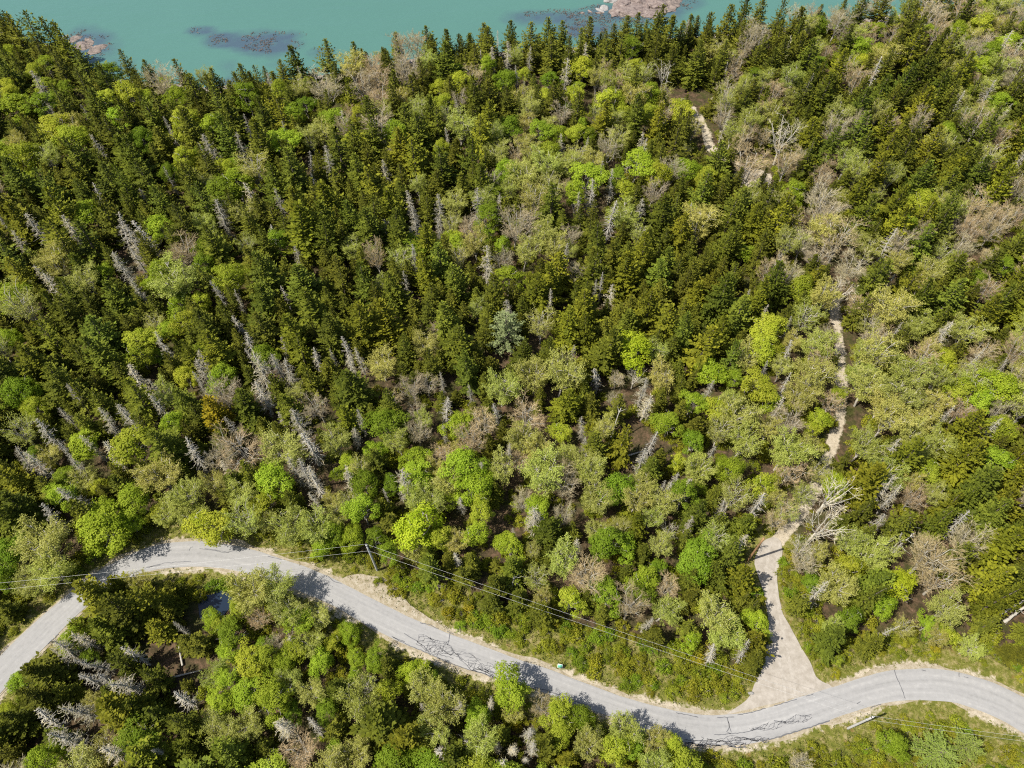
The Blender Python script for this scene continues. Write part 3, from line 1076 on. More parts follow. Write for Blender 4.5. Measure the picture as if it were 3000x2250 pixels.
def proto_pine(H, R, seed):
    global rng
    keep, rng = rng, np.random.default_rng(seed)
    g, b = Geo(), Geo()
    zz = np.linspace(-.4, H * .97, 6)
    b.tube(np.c_[.06 * np.sin(zz), .06 * np.cos(zz), zz], np.linspace(.24, .04, 6), 6, .4)
    z = H * .18
    while z < H * .97:
        t = z / H
        r = R * (1 - t) ** .7 * (.65 + .35 * smooth(.1, .4, t)) + .3
        n = int(rng.integers(4, 7))
        for a in rng.random() * 6.28 + np.arange(n) * 6.28 / n + rng.normal(0, .25, n):
            L = r * rng.uniform(.65, 1.2)
            d2 = np.array([math.cos(a), math.sin(a), 0])
            s = np.linspace(0, 1, 5)
            sl = .12 + .4 * t
            P = np.array([0, 0, z]) + d2[None] * (s * L)[:, None] + np.array([0, 0, 1.0])[None] * (L * (sl * s + .15 * s * s))[:, None]
            b.tube(P, np.linspace(.06, .02, 5), 3, .5)
            m = int(26 * L)
            u = rng.uniform(.25, 1.02, m)
            Q = np.stack([np.interp(u, s, P[:, k]) for k in range(3)], 1) + rng.normal(0, .10, (m, 3)) * np.array([1.3, 1.3, .6])
            dr = d2 * .6 + rng.normal(0, .7, (m, 3)) + np.array([0, 0, .35])
            g.kites(Q, dr, np.array([0, 0, 1.0]) + rng.normal(0, .5, (m, 3)), rng.uniform(.3, .5, m), .13, .15, np.clip(rng.normal(.5, .12) + rng.normal(0, .15, m), 0, 1))
        z += rng.uniform(.55, .75)
    r = dict(H=H, R=R, parts=[('trunk', b.mesh('pine_trunk', M['bark'])), ('crown', g.mesh('pine_crown', M['pine']))])
    rng = keep
    return r


def proto_bush(H, R, seed, needle=False):
    global rng
    keep, rng = rng, np.random.default_rng(seed)
    g, b = Geo(), Geo()
    for k in range(7):
        a = rng.random() * 6.28
        tip = np.array([R * .7 * math.cos(a) * rng.random(), R * .7 * math.sin(a), H * .8 * rng.uniform(.5, 1)])
        b.tube(np.array([[0, 0, -.1], tip * .5 + [0, 0, .15], tip]), [.035, .025, .01], 3, .4)
    for k in range(26):
        a, f = rng.random() * 6.28, rng.random() ** .5
        c = np.array([R * .85 * f * math.cos(a), R * .85 * f * math.sin(a), H * (1 - .75 * f * f) * rng.uniform(.45, .95)])
        n = 34
        q = rng.normal(0, 1, (n, 3))
        P = c + q * R * .15
        nr = np.array([0, 0, .9]) + q * .5 + rng.normal(0, .4, (n, 3))
        d = np.cross(nr, rng.normal(0, 1, (n, 3))) + np.array([0, 0, .3])
        g.kites(P, d, nr, rng.uniform(.14, .30, n), .13 if not needle else .09, .18, np.clip(rng.normal(.45, .22) + rng.normal(0, .12, n), 0, 1))
    r = dict(H=H, R=R, parts=[('stems', b.mesh('bush_stems', M['limb'])), ('foliage', g.mesh('bush_foliage', M['bush']))])
    rng = keep
    return r


PROTO = {
    'S': [proto_spruce(12, 2.7, 101), proto_spruce(11, 2.3, 102, 1.05), proto_spruce(12.5, 2.5, 103, .95, .10), proto_spruce(10, 2.6, 104, 1.0, .04, .15),
          proto_spruce(13, 2.9, 105, .95, .08, .35), proto_spruce(9, 1.9, 106, 1.1, .04, .2), proto_spruce(12, 2.4, 107, .85, .16, .3), proto_spruce(10, 2.9, 108, .8, .10, .4, .35), proto_spruce(13, 2.2, 109, .75, .22, .3, .5), proto_spruce(8, 2.4, 110, 1.0, .03, .1, .2)],
    'L': [proto_leafy(9, 2.9, 201), proto_leafy(10, 2.5, 202, 56, 125, .20, .38), proto_leafy(8, 3.2, 203, 74, 115, .215, .28), proto_leafy(11, 2.7, 204, 54, 118, .205, .42), proto_leafy(7, 2.4, 205, 48, 110, .19, .2)],
    'Y': [proto_budding(9.5, 3.4, 301, 21, .19, nl=8, n2=7), proto_budding(10, 3.0, 302, 22, .18, nl=7, n2=8), proto_budding(8.5, 3.6, 303, 19, .20, nl=9, n2=7), proto_budding(9, 3.0, 304, 27, .19, nl=8, n2=8), proto_budding(10, 3.3, 305, 11, .17, nl=8, n2=8)],
    'B': [proto_bare(10, 3.3, 401, 10, nl=8, n2=7, n3=6), proto_bare(9, 3.4, 402, 9, nl=9, n2=7, n3=6), proto_bare(10.5, 2.9, 403, 11, nl=7, n2=8, n3=6), proto_bare(9.5, 3.0, 404, 7, nl=6, n2=7, n3=6)],
    'W': [proto_bare(11, 3.6, 451, 3, nl=6, n2=7, n3=4, rad=.26, vase=.9, fork=.36)],
    'D': [proto_dead(10, 1.5, 501), proto_dead(9, 1.3, 502, 1.3), proto_dead(11, 1.7, 503, .6), proto_dead(8, 1.6, 504, 1.0), proto_dead(10, 1.1, 505, .35)],
    'P': [proto_pine(12, 4.0, 601)],
    'V': [proto_bush(1.5, 1.15, 701), proto_bush(1.2, 1.2, 702), proto_bush(1.8, 1.1, 703, True), proto_bush(1.0, 1.3, 704)],
}
PROTO['R'] = PROTO['B']
PROTO['G'] = PROTO['S']
PROTO['H'] = PROTO['L']

# ------------------------------------------------------------------ where the trees stand: read from the photograph, nine sheets of 1000x750 pixels
SHEETS = {
0: """S 110 220 260,S 350 230 160,S 560 430 300,S 560 590 250,L 300 420 120,L 70 330 100,S 60 480 200,D 270 580 120,L 100 680 280,L 300 700 160,L 340 840 240,L 470 900 200,L 410 560 100,L 720 470 130,S 880 530 90,L 830 600 160,L 700 660 150,L 790 760 150,L 960 640 110,B 1050 540 300,L 1150 620 140,S 1270 600 180,S 1390 520 110,S 1420 700 220,S 990 770 200,L 1200 800 190,S 1250 860 180,L 1370 820 130,L 920 900 150,L 1070 860 70,D 1120 860 80,L 1180 1040 150,D 1390 980 110,D 1580 960 110,S 1580 510 110,S 1670 510 100,L 1600 620 170,S 1760 680 180,S 1830 460 110,D 1770 550 80,S 1930 430 160,S 2120 370 150,L 1980 670 110,L 1890 730 130,D 1950 520 50,B 2110 580 220,S 1850 780 170,L 1850 930 180,Y 1640 1090 230,L 1520 1180 230,L 1420 1240 200,S 1900 1080 230,D 2130 1080 150,D 2010 1110 80,Y 2090 870 160,S 700 850 230,S 500 1000 240,S 800 980 230,L 160 1030 190,Y 300 1030 190,L 50 960 150,S 120 1180 230,S 330 1220 220,L 200 1150 110,S 720 1180 220,S 960 1150 230,S 1240 1180 170,S 1060 1330 200,S 700 1400 260,D 250 1500 140,D 470 1490 120,D 780 1510 110,D 870 1580 170,D 960 1540 140,D 1440 1420 130,D 1630 1290 110,D 1830 1330 90,S 400 1380 240,S 140 1450 230,S 1200 1450 220,S 1700 1350 150,S 1950 1350 200,S 1400 1600 240,L 1320 1610 140,B 1200 1640 190,S 1780 1180 190,S 2100 1450 200,D 130 1590 100,S 580 1560 180""",
1: """S 85 340 110,S 360 270 110,S 580 300 110,S 690 290 130,S 760 320 100,S 820 290 110,S 950 290 150,D 1015 260 60,S 1095 210 120,S 1225 260 140,S 1350 230 130,S 1430 250 130,S 1600 240 130,S 1700 240 90,S 1770 230 110,S 1830 250 80,S 1900 240 130,S 2040 190 140,S 2120 240 130,S 130 340 60,S 280 330 60,Y 240 330 80,B 420 480 220,B 150 560 240,B 250 640 180,Y 560 400 130,S 680 430 180,S 870 390 130,S 1370 360 170,L 1180 490 90,L 1060 510 140,L 1350 530 110,B 860 490 130,D 985 390 80,D 1215 400 70,D 1075 380 90,D 1140 510 60,D 1450 490 110,L 1890 320 130,L 1920 430 100,S 1900 560 180,W 2090 470 140,B 1680 640 150,B 1790 560 130,S 1380 650 140,S 1080 660 130,Y 1190 640 140,L 1530 610 110,S 700 600 130,S 480 620 150,S 350 680 150,S 50 640 150,S 170 760 170,S 420 780 170,S 560 760 160,S 80 940 180,S 200 900 180,S 400 950 200,S 620 820 140,D 760 720 60,S 870 640 200,S 960 800 180,S 900 900 180,D 700 900 70,L 640 950 120,L 1100 840 150,Y 1210 800 130,L 1300 850 150,B 1420 740 150,S 1690 780 150,S 1530 720 130,D 1440 960 80,L 1530 870 120,L 1920 1070 200,S 1900 770 150,S 2050 800 150,Y 1330 1060 200,Y 1190 950 150,Y 1030 1000 160,Y 1150 1090 150,L 1050 1110 150,D 1950 930 80,B 1730 970 170,S 480 1050 250,S 120 1120 200,S 660 1100 250,S 850 1060 200,D 290 1110 80,Y 490 1200 150,D 450 1320 90,S 330 1350 170,D 880 1330 130,D 640 1360 110,L 1000 1260 130,Y 1250 1300 200,Y 740 1330 150,D 1020 1360 80,L 950 1420 170,B 1480 1210 110,D 1625 1270 130,D 1740 1200 100,D 1530 1330 80,S 1370 1330 200,L 1830 1220 130,B 2010 1250 150,D 1730 1440 160,D 1930 1400 120,B 1120 1480 220,Y 1290 1520 180,L 940 1540 130,S 550 1560 160,D 490 1440 120,S 200 1500 220,S 80 1430 200,S 350 1500 180,D 640 1510 80,B 820 1520 150,S 1540 1430 120,B 1480 1550 130,S 1680 1560 200,S 2080 1420 230,Y 1340 1160 150,B 2150 1100 160,L 2050 1140 150,S 2180 820 120""",
2: """S 95 150 90,S 150 220 130,S 290 150 170,S 490 120 170,S 630 90 130,B 740 90 130,S 890 60 90,L 870 150 120,S 1040 70 110,S 1130 110 160,S 1280 80 160,S 730 200 170,B 1000 150 160,R 1180 210 110,S 1060 270 160,D 1315 160 60,S 1460 200 180,B 1600 90 230,R 1820 50 200,L 1580 200 100,L 1770 210 140,L 1950 170 160,Y 2050 60 150,S 1820 120 130,L 2010 50 110,B 490 260 150,S 360 270 130,Y 220 330 150,S 90 400 150,R 345 410 130,Y 880 330 110,S 640 360 200,D 690 330 50,S 820 400 200,L 1250 340 100,L 1160 400 110,L 1000 390 80,S 1380 320 200,S 1500 350 200,S 1700 330 200,B 1940 300 130,D 2070 310 110,D 2160 330 80,L 1960 420 120,S 1000 480 200,D 1240 510 120,S 1420 530 230,S 1650 560 250,S 1820 480 200,Y 2050 460 170,S 2140 600 150,L 2060 660 130,D 1960 660 140,D 1760 710 90,S 900 650 220,S 1120 720 220,S 1250 640 200,S 1550 700 220,Y 390 560 130,B 340 480 110,R 600 590 130,Y 590 740 150,L 400 530 90,Y 420 790 170,Y 270 870 150,W 650 900 260,B 430 1090 230,Y 700 620 110,S 240 1030 170,L 50 1110 130,S 830 880 200,S 960 930 160,S 1150 860 200,S 1300 830 200,Y 1060 1050 170,S 800 1060 150,R 950 1060 110,R 900 1170 140,S 1320 980 180,S 1450 1040 180,S 1230 1130 180,S 1600 980 180,S 1820 860 160,B 1920 800 200,Y 1730 930 150,Y 2020 1010 180,D 2180 1020 90,S 2150 900 150,S 1760 1080 180,S 1900 1130 200,S 1520 1180 220,S 1700 1230 200,S 2060 1130 160,R 2150 1200 150,S 370 1180 120,S 470 1160 90,S 120 1280 180,S 360 1330 200,S 530 1300 180,Y 100 1450 220,S 450 1420 220,S 600 1480 200,S 330 1560 160,S 680 1450 150,B 900 1290 330,B 940 1400 220,B 1020 1560 250,Y 860 1500 200,S 1130 1290 180,S 1180 1410 180,L 1270 1380 110,Y 1250 1270 120,S 1370 1330 180,Y 1680 1320 180,S 1400 1500 250,S 1560 1400 200,S 1660 1480 200,R 1890 1340 180,R 2120 1420 170,B 2030 1480 200,R 1850 1450 150,S 1530 1600 200,D 1290 1630 150,Y 1200 1620 170,L 400 1640 110""",
3: """D 300 130 110,D 800 80 200,D 910 40 100,L 680 110 110,Y 1150 180 270,B 1180 70 130,L 1330 60 150,L 1500 140 190,L 980 180 110,D 350 200 130,S 430 230 130,Y 160 330 310,L 50 540 140,S 230 700 350,S 420 380 200,S 780 290 170,S 640 500 230,S 700 660 250,L 1160 300 150,L 1300 290 130,L 1190 420 160,L 1080 470 130,Y 1000 440 150,S 1680 330 230,D 1550 300 50,D 1430 240 80,D 930 260 90,D 1860 260 60,S 2030 350 280,S 2150 500 220,S 1330 480 200,S 1380 620 230,L 920 570 180,L 890 650 170,D 1050 610 110,L 1000 640 100,L 1200 780 140,D 1610 590 120,D 1680 740 170,D 1700 900 160,D 1560 450 90,D 1840 600 70,D 1800 720 120,D 1870 770 120,S 1940 620 200,S 1730 500 220,D 1330 690 90,S 1120 700 130,D 1310 830 90,D 880 800 120,D 1020 870 100,D 500 930 90,S 560 900 150,L 130 880 190,L 230 980 150,S 360 830 230,G 1390 1010 180,S 1200 930 180,D 1060 990 130,D 700 1080 110,D 830 1040 170,S 1880 980 150,S 2190 830 130,D 2050 660 90,D 2170 680 60,B 2070 990 180,Y 1940 900 130,L 540 1200 180,L 860 1240 260,S 1100 1240 250,Y 120 1130 220,D 310 1170 130,D 250 1350 130,D 440 1300 80,D 520 1370 100,D 1270 1310 130,B 1580 1240 330,B 1450 1290 200,D 1530 1120 100,D 1950 1100 160,D 2030 1240 180,D 1980 1420 150,D 1920 1400 120,D 2040 1480 150,L 1790 1450 220,L 2200 1400 70,D 720 1290 120,D 150 1330 120,L 420 1420 150,Y 560 1430 160,S 780 1480 150,S 680 1530 110,D 480 1560 190,S 300 1500 150,Y 1230 1590 230,L 1180 1530 130,Y 1580 1560 200,Y 2160 1590 130,S 1800 1130 100,D 2050 1600 100,S 120 1620 230,L 700 1620 130,S 900 400 120""",
4: """S 150 180 170,S 340 220 180,D 415 170 80,S 560 120 170,S 640 230 110,S 740 160 180,S 850 170 100,Y 880 350 130,D 940 50 150,L 1090 150 160,S 1250 230 200,S 1370 180 180,S 1000 250 200,S 300 450 260,S 700 420 200,P 1070 480 270,S 740 570 220,Y 570 580 180,B 600 490 120,Y 1290 460 200,S 1460 450 180,D 1640 230 50,D 1740 250 100,S 1620 100 180,S 1850 130 220,S 2050 130 180,S 2000 350 230,S 1700 480 150,S 1880 440 160,S 2120 420 200,S 1170 640 160,S 1330 660 170,S 820 740 180,H 1890 610 230,S 2140 590 150,S 80 830 220,Y 270 700 200,D 50 620 100,D 130 680 90,R 330 920 130,B 470 870 170,B 560 830 150,D 650 840 60,D 1490 650 70,D 1670 780 100,Y 1040 860 230,Y 1420 790 260,S 1620 950 140,B 1780 800 110,B 1760 930 100,W 1900 780 150,D 1950 880 120,Y 2100 780 200,L 280 1090 220,B 490 1010 130,Y 520 1080 150,L 760 1110 170,B 920 1090 200,D 850 910 70,D 1030 1020 90,D 130 1080 90,L 1420 1130 130,D 1570 1110 80,S 1650 1230 180,L 2120 1090 160,D 1970 960 120,D 1990 1230 110,D 1940 1330 120,L 2180 1320 110,L 490 1310 170,L 50 1350 120,D 40 1460 100,L 150 1480 180,D 390 1470 160,R 660 1290 150,Y 750 1260 120,L 860 1500 220,D 900 1400 90,D 1080 1310 80,Y 1260 1250 180,Y 1300 1400 280,B 1450 1480 200,R 1160 1340 160,Y 1560 1330 200,S 2000 1370 170,L 1800 1500 200,Y 1980 1500 180,D 2170 1470 110,D 2110 1520 100,B 1170 1580 150,Y 60 1590 150,S 270 1620 120,Y 600 1600 200,L 720 1580 120,S 1000 1520 110""",
5: """S 60 120 150,S 330 150 150,S 620 190 300,S 850 160 160,B 1030 100 200,W 990 240 230,S 1230 130 260,D 1310 190 70,S 1450 200 200,S 1730 270 300,Y 1620 100 180,R 1970 220 170,S 2130 250 150,S 2000 400 200,Y 1350 360 300,Y 1230 440 180,Y 1550 440 150,D 1680 510 130,B 1960 610 180,B 1570 680 210,D 685 470 70,D 680 630 80,D 400 300 50,D 520 400 60,S 350 390 220,S 130 600 230,L 540 460 200,Y 790 400 220,L 520 580 190,Y 860 570 220,S 330 680 170,Y 1100 650 200,Y 1250 640 250,L 460 850 200,D 530 770 70,Y 640 740 150,Y 830 790 250,S 430 880 130,D 160 870 90,L 60 960 150,Y 760 930 200,D 650 870 80,B 960 960 150,Y 1190 860 230,Y 1400 900 260,Y 1290 980 200,Y 1530 1060 200,L 1800 860 200,L 2050 860 250,R 1800 1000 170,L 2060 1120 170,Y 350 1040 260,B 680 1100 200,Y 560 1130 170,Y 380 1220 220,L 60 1200 150,L 830 1120 100,D 180 1280 80,Y 660 1280 250,B 700 1400 200,S 1860 1130 300,S 1800 1330 350,S 1950 1480 300,S 1450 1320 230,L 1590 1400 160,Y 1180 1230 230,S 1200 1450 230,S 1050 1330 120,W 960 1560 280,D 1300 1530 130,D 1340 1580 110,Y 330 1560 230,D 490 1600 120,L 100 1500 90,D 30 1480 100,Y 590 1560 170,R 1490 1570 170,Y 740 1650 170,Y 850 1530 160,B 660 1630 150,Y 940 1400 170,Y 1640 1560 150,S 2110 1600 200,D 1680 1060 90,D 1980 1150 100,S 2150 1350 150""",
6: """L 70 260 220,Y 290 230 330,L 640 110 300,Y 330 380 250,L 830 70 150,L 1360 80 240,Y 1250 60 180,Y 1600 60 250,Y 1860 120 250,Y 2050 110 220,S 60 60 230,D 330 50 120,L 40 450 130,Y 200 450 200,S 30 640 130,S 640 560 300,S 800 640 330,S 950 560 250,S 700 760 200,D 1165 755 60,S 1100 590 120,L 1480 790 170,L 1370 690 130,Y 1650 530 250,Y 1800 490 220,L 1540 640 130,Y 1880 640 230,L 1920 700 180,Y 2050 700 170,R 1680 690 150,L 1710 860 110,B 1790 840 80,Y 2010 880 160,L 1910 900 150,L 2160 830 120,L 2080 960 150,L 1480 940 140,L 1610 980 200,L 1850 960 150,D 560 830 130,D 880 930 120,D 400 930 170,D 650 990 130,S 300 1000 230,L 150 1110 150,D 600 1090 120,S 800 960 200,D 850 1130 180,D 1200 1220 130,S 1000 1080 180,L 1420 1210 170,Y 1400 1060 180,L 1620 1170 200,L 1780 1230 220,Y 2030 1200 180,L 2100 1280 150,Y 1900 1110 160,L 1900 1290 130,S 760 1290 250,S 890 1240 200,S 1180 1370 220,D 300 1370 150,D 480 1500 260,Y 600 1240 150,D 560 1300 150,L 880 1480 250,D 750 1600 170,D 1050 1540 90,S 950 1600 250,Y 1450 1420 230,S 1480 1580 250,S 1720 1530 150,D 1850 1400 170,D 2050 1420 100,B 1960 1570 230,L 2170 1560 120,S 110 1350 200,L 60 1320 140,S 50 1550 150,S 2170 1420 110,S 1080 640 150,S 760 480 160""",
7: """L 60 780 130,L 100 950 120,L 100 1080 110,S 300 1000 140,L 470 1030 160,Y 520 1160 230,S 250 1350 300,Y 130 1550 200,S 400 1450 250,D 660 1530 130,D 770 1270 110,D 540 1270 80,L 880 1340 170,D 960 1280 60,L 1110 1130 230,Y 1140 1290 150,R 1290 1280 170,S 1020 1440 110,D 1230 1530 120,D 1030 1620 120,D 1190 1600 80,D 1100 1530 110,S 760 1570 220,L 1400 1330 180,L 1550 1330 160,Y 1700 1320 170,L 1420 1430 170,Y 1600 1520 180,Y 1830 1400 200,L 1790 1540 200,L 1920 1530 150,Y 2020 1470 200,L 2130 1500 150,S 1480 1600 150,L 70 160 150,L 210 180 130,H 490 110 270,Y 450 240 170,Y 750 190 160,D 760 300 100,S 560 280 130,L 1100 220 170,Y 1230 270 100,Y 1260 430 190,Y 1290 560 150,S 1000 470 150,S 970 590 130,S 1150 570 130,S 1300 640 160,S 1340 270 90,D 1540 220 90,Y 1650 130 150,R 1600 430 250,S 840 330 130,S 700 320 120,L 1960 440 180,L 2030 370 120,S 1850 400 120,W 2120 120 150,Y 1790 100 150,D 1240 60 150,S 1690 660 100,S 1590 560 110,Y 2070 650 200,S 2030 800 120,D 1970 720 80,S 1960 260 130,S 330 80 140""",
8: """Y 190 170 200,D 40 100 70,S 60 420 150,S 230 400 170,S 400 430 180,Y 230 650 260,L 150 600 150,Y 270 800 220,D 215 920 110,D 360 210 100,D 400 930 100,L 110 200 110,L 480 700 150,S 460 620 140,S 450 830 180,S 470 960 140,S 60 560 150,S 30 750 120,L 60 820 130,R 620 50 150,W 900 90 300,W 780 230 200,B 800 320 180,Y 1080 200 200,Y 1230 300 220,D 1270 80 120,H 1390 470 190,Y 1000 480 230,D 860 540 130,R 1600 300 300,R 1680 450 270,B 1850 200 230,S 1650 80 170,D 1780 90 130,S 2100 180 250,S 2000 420 230,S 1920 560 250,S 2120 500 220,S 720 600 150,S 760 740 130,S 850 860 170,S 980 830 180,L 1080 700 160,S 1230 840 150,Y 960 740 130,D 1280 780 70,Y 1450 760 150,L 1720 800 130,Y 1860 880 160,L 1600 730 130,Y 1640 820 130,L 1300 600 150,P 1650 1560 350,P 1850 1520 250,L 1360 1500 170,B 740 1610 120""",
}

# ------------------------------------------------------------------ mix of kinds over the rest of the forest, one letter per 200-pixel cell
MIX = {
    'A': dict(S=.965, D=.015, L=.012, Y=.006, B=.002),
    'O': dict(S=.88, B=.04, D=.015, Y=.045, R=.01, L=.01),
    'B': dict(S=.80, L=.11, D=.02, Y=.06, B=.01),
    'C': dict(Y=.38, L=.18, S=.30, B=.11, D=.03),
    'D': dict(B=.42, Y=.18, S=.22, R=.10, L=.08),
    'Y': dict(Y=.68, B=.08, L=.15, S=.07, D=.02),
    'G': dict(L=.46, Y=.32, S=.18, D=.02, B=.02),
    'H': dict(D=.07, S=.63, Y=.18, L=.07, B=.03),
}
CELLS = ['AAAAADAAAAAODOD',
         'BABABDCACCCOOOC',
         'BABBAAACCBBDOOO',
         'AHABAHCCHBADOYD',
         'BABBAAAAAAAODOO',
         'AHBHAABABABYYYC',
         'BHHHHCCCYBGYYYO',
         'BGGHCGGYCCHCHOO',
         'GGAAGGBBGCGCCOO',
         'HHAGGGGGGGGGGGG',
         'HHAYYHGGGGGGGGG',
         'HHAYYHGGGGGGGGG']
GRID = {}
TREE = []          # dicts: kind, x, y, h, r, hand
BASE_H = dict(S=(7.0, 15.0), L=(6, 10), Y=(7, 10.5), B=(7.5, 11), R=(6, 9), W=(9, 12), D=(7, 11), P=(10, 13), G=(7, 9), H=(7, 9))


def near(x, y, r):
    c = 5.0
    i, j = int(x // c), int(y // c)
    for a in range(i - 1, i + 2):
        for b in range(j - 1, j + 2):
            for t in GRID.get((a, b), ()):
                if math.hypot(t['x'] - x, t['y'] - y) < (t['r'] + r) * r_fac:
                    return True
    return False


def put(kind, x, y, h, r, hand):
    t = dict(kind=kind, x=x, y=y, h=h, r=r, hand=hand, z=float(ground_z(x, y)) - .05)
    GRID.setdefault((int(x // 5.0), int(y // 5.0)), []).append(t)
    TREE.append(t)
    return t


TSHOW = np.array([(2450, 930), (2460, 960), (2464, 1000), (2466, 1040), (2466, 1070), (2466, 1215), (2460, 1240), (2446, 1270), (2434, 1300), (2428, 1330), (2066, 375), (2066, 395), (2066, 415), (2068, 440), (2185, 510), (2205, 518), (2235, 535), (2288, 1700), (2285, 1760), (2300, 1800), (2325, 1850), (2266, 1640), (2278, 1600), (2264, 1700), (2264, 1770), (2280, 1850),
                  (2895, 1795), (2930, 1800), (2955, 1785), (2985, 1768), (2950, 1815), (2980, 1795)], float)
r_fac = .50
for sh, txt in SHEETS.items():
    ox, oy = (sh % 3) * 1000, (sh // 3) * 750
    for e in txt.split(','):
        e = e.split()
        if len(e) != 4:
            continue
        k = e[0]
        X0, Y0, W0 = map(float, e[1:])
        X0, Y0, W0 = ox + X0 / 2.212, oy + Y0 / 2.212, W0 / 2.212
        c = at(X0, Y0, 5.0)
        _, _, dz = pr(c)
        r = W0 * dz / FPX / 2
        if k in 'SG':
            r = min(max(r * 1.12, 1.7), 3.9)
            h = min(max(r * 3.9, 7.0), 13.5)
        elif k == 'D':
            r = min(max(r * 1.0, .9), 2.3)
            h = min(max(6.2 + r * 2.6, 7), 12.5)
        elif k in 'LH':
            r = min(max(r * 1.22, 1.6), 4.8)
            h = min(max(r * 2.5, 4.5), 10)
        elif k in 'YBR':
            r = min(max(r * 1.15, 1.8), 5.0)
            h = min(max(r * 2.4, 5), 11)
        else:
            r = min(max(r * (1.2 if k == 'P' else 1), 1.5), 5)
            h = min(max(r * 2.8, 6), 12)
            if k == 'P' and Y0 > 1500:
                h, r = 4.5, r * .9
        cz = h * (.52 if k in 'SGDP' else .62)
        c = at(X0, Y0, cz)
        if road_dist(np.array([c[0]]), np.array([c[1]]))[0] < .9:
            continue
        if drive_dist(np.array([c[0]]), np.array([c[1]]))[0] < .4:
            continue
        for _ in range(6):
            hit = np.zeros(len(TSHOW), bool)
            for hz, wz in ((.25, 1.0), (.5, .85), (.75, .6), (.95, .3)):
                qx, qy, _d = pr(np.array([c[0], c[1], h * hz]))
                w_ = r * wz * (1.0 if k in 'SGD' else 1.1) * FPX / _d
                hit |= np.hypot(TSHOW[:, 0] - qx, TSHOW[:, 1] - qy) < w_
            if not hit.any() or k in 'WB':
                break
            r *= .94
            c[0] += .55 if qx > TSHOW[hit, 0].mean() else -.55
        if track_dist(np.array([c[0]]), np.array([c[1]]))[0] < .5:
            j = int(np.hypot(TRACK_W[:, 0] - c[0], TRACK_W[:, 1] - c[1]).argmin())
            c[0] += 1.9 if c[0] > TRACK_W[j, 0] else -1.9
        put(k, c[0], c[1], h * rng.uniform(.93, 1.08), r, True)
n_hand = len(TREE)

# ground things that the random trees must not cover
PROT = []
for ln, st in ((far_w, 4), (near_w, 4), (resample(DRIVE_W, .8), 3), (np.array([w2(p) for p in ((2064, 380), (2066, 400), (2070, 425), (2205, 505), (2230, 525), (2458, 950), (2464, 1000), (2466, 1050), (2462, 1225), (2450, 1260), (2432, 1310), (2425, 1340))]), 1)):
    PROT += [(p[0], p[1], .1) for p in ln[::st]]
for cx, cy, rx, ry in CLEAR_W:
    PROT += [(cx + a * rx, cy + b * ry, .1) for a in (-.4, .4) for b in (-.7, 0, .6)]
PROT += [(POND[0] + a, POND[1] + b, 0) for a in (-1, 1) for b in (-1, 1)]
for p, z in (((1105, 1670), 10.5), ((2190, 1641), 10.2), ((2484, 2134), 9.6), ((1640, 1952), 1), ((2930, 1800), 4), ((2960, 1760), 4)):
    q = w2(p)
    PROT += [(q[0], q[1], z * f) for f in (0, .25, .5, .75, 1)]
n_prot = len(PROT)
PROT += [tuple(at(a, b, WATER_Z)) for a, b in ((20, 25), (110, 60), (180, 60), (200, 110), (330, 185), (390, 190), (450, 190), (540, 185), (620, 215), (680, 240), (740, 195), (840, 170), (900, 150), (1000, 165), (1080, 150),
         (1140, 140), (1200, 140), (1290, 130), (1400, 100), (1530, 110), (1600, 80), (1680, 100), (1790, 80), (1860, 70), (1960, 60), (2060, 80), (2120, 50), (2240, 30), (2360, 35), (2440, 10), (2610, 40))]
ppx, ppy, _ = pr(np.array(PROT))
hand_show = [t for t in TREE if t['kind'] != 'S']
hx, hy, hd = pr(np.array([(t['x'], t['y'], t['h'] * .62) for t in hand_show]))
hbase = np.array([t['y'] for t in hand_show])


def covers(x, y, h, r):
    ax, ay, d = pr(np.array([x, y, h]))
    bx, by, d2 = pr(np.array([x, y, h * .2]))
    rp = r * FPX / d2
    sx, sy = float(bx - ax), float(by - ay)
    l2 = sx * sx + sy * sy + 1e-6
    t = np.clip(((ppx - ax) * sx + (ppy - ay) * sy) / l2, 0, 1)
    if (np.hypot(ppx - ax - t * sx, ppy - ay - t * sy) < rp * .85 * (.25 + .75 * t)).any():
        return True
    t = np.clip(((hx - ax) * sx + (hy - ay) * sy) / l2, 0, 1)
    return bool(((np.hypot(hx - ax - t * sx, hy - ay - t * sy) < rp * .9 * (.25 + .75 * t)) & (hbase > y)).any())


def cell_at(x, y):
    u, v, _ = pr(np.array([x, y, 1.0]))
    return CELLS[int(min(max(v // 200, 0), 11))][int(min(max(u // 200, 0), 14))]


def kind_at(x, y):
    u, v, _ = pr(np.array([x, y, 6.0]))
    c = CELLS[int(min(max((v + rng.normal(0, 40)) // 200, 0), 11))][int(min(max((u + rng.normal(0, 40)) // 200, 0), 14))]
    m = MIX[c]
    return rng.choice(list(m), p=np.array(list(m.values())) / sum(m.values()))


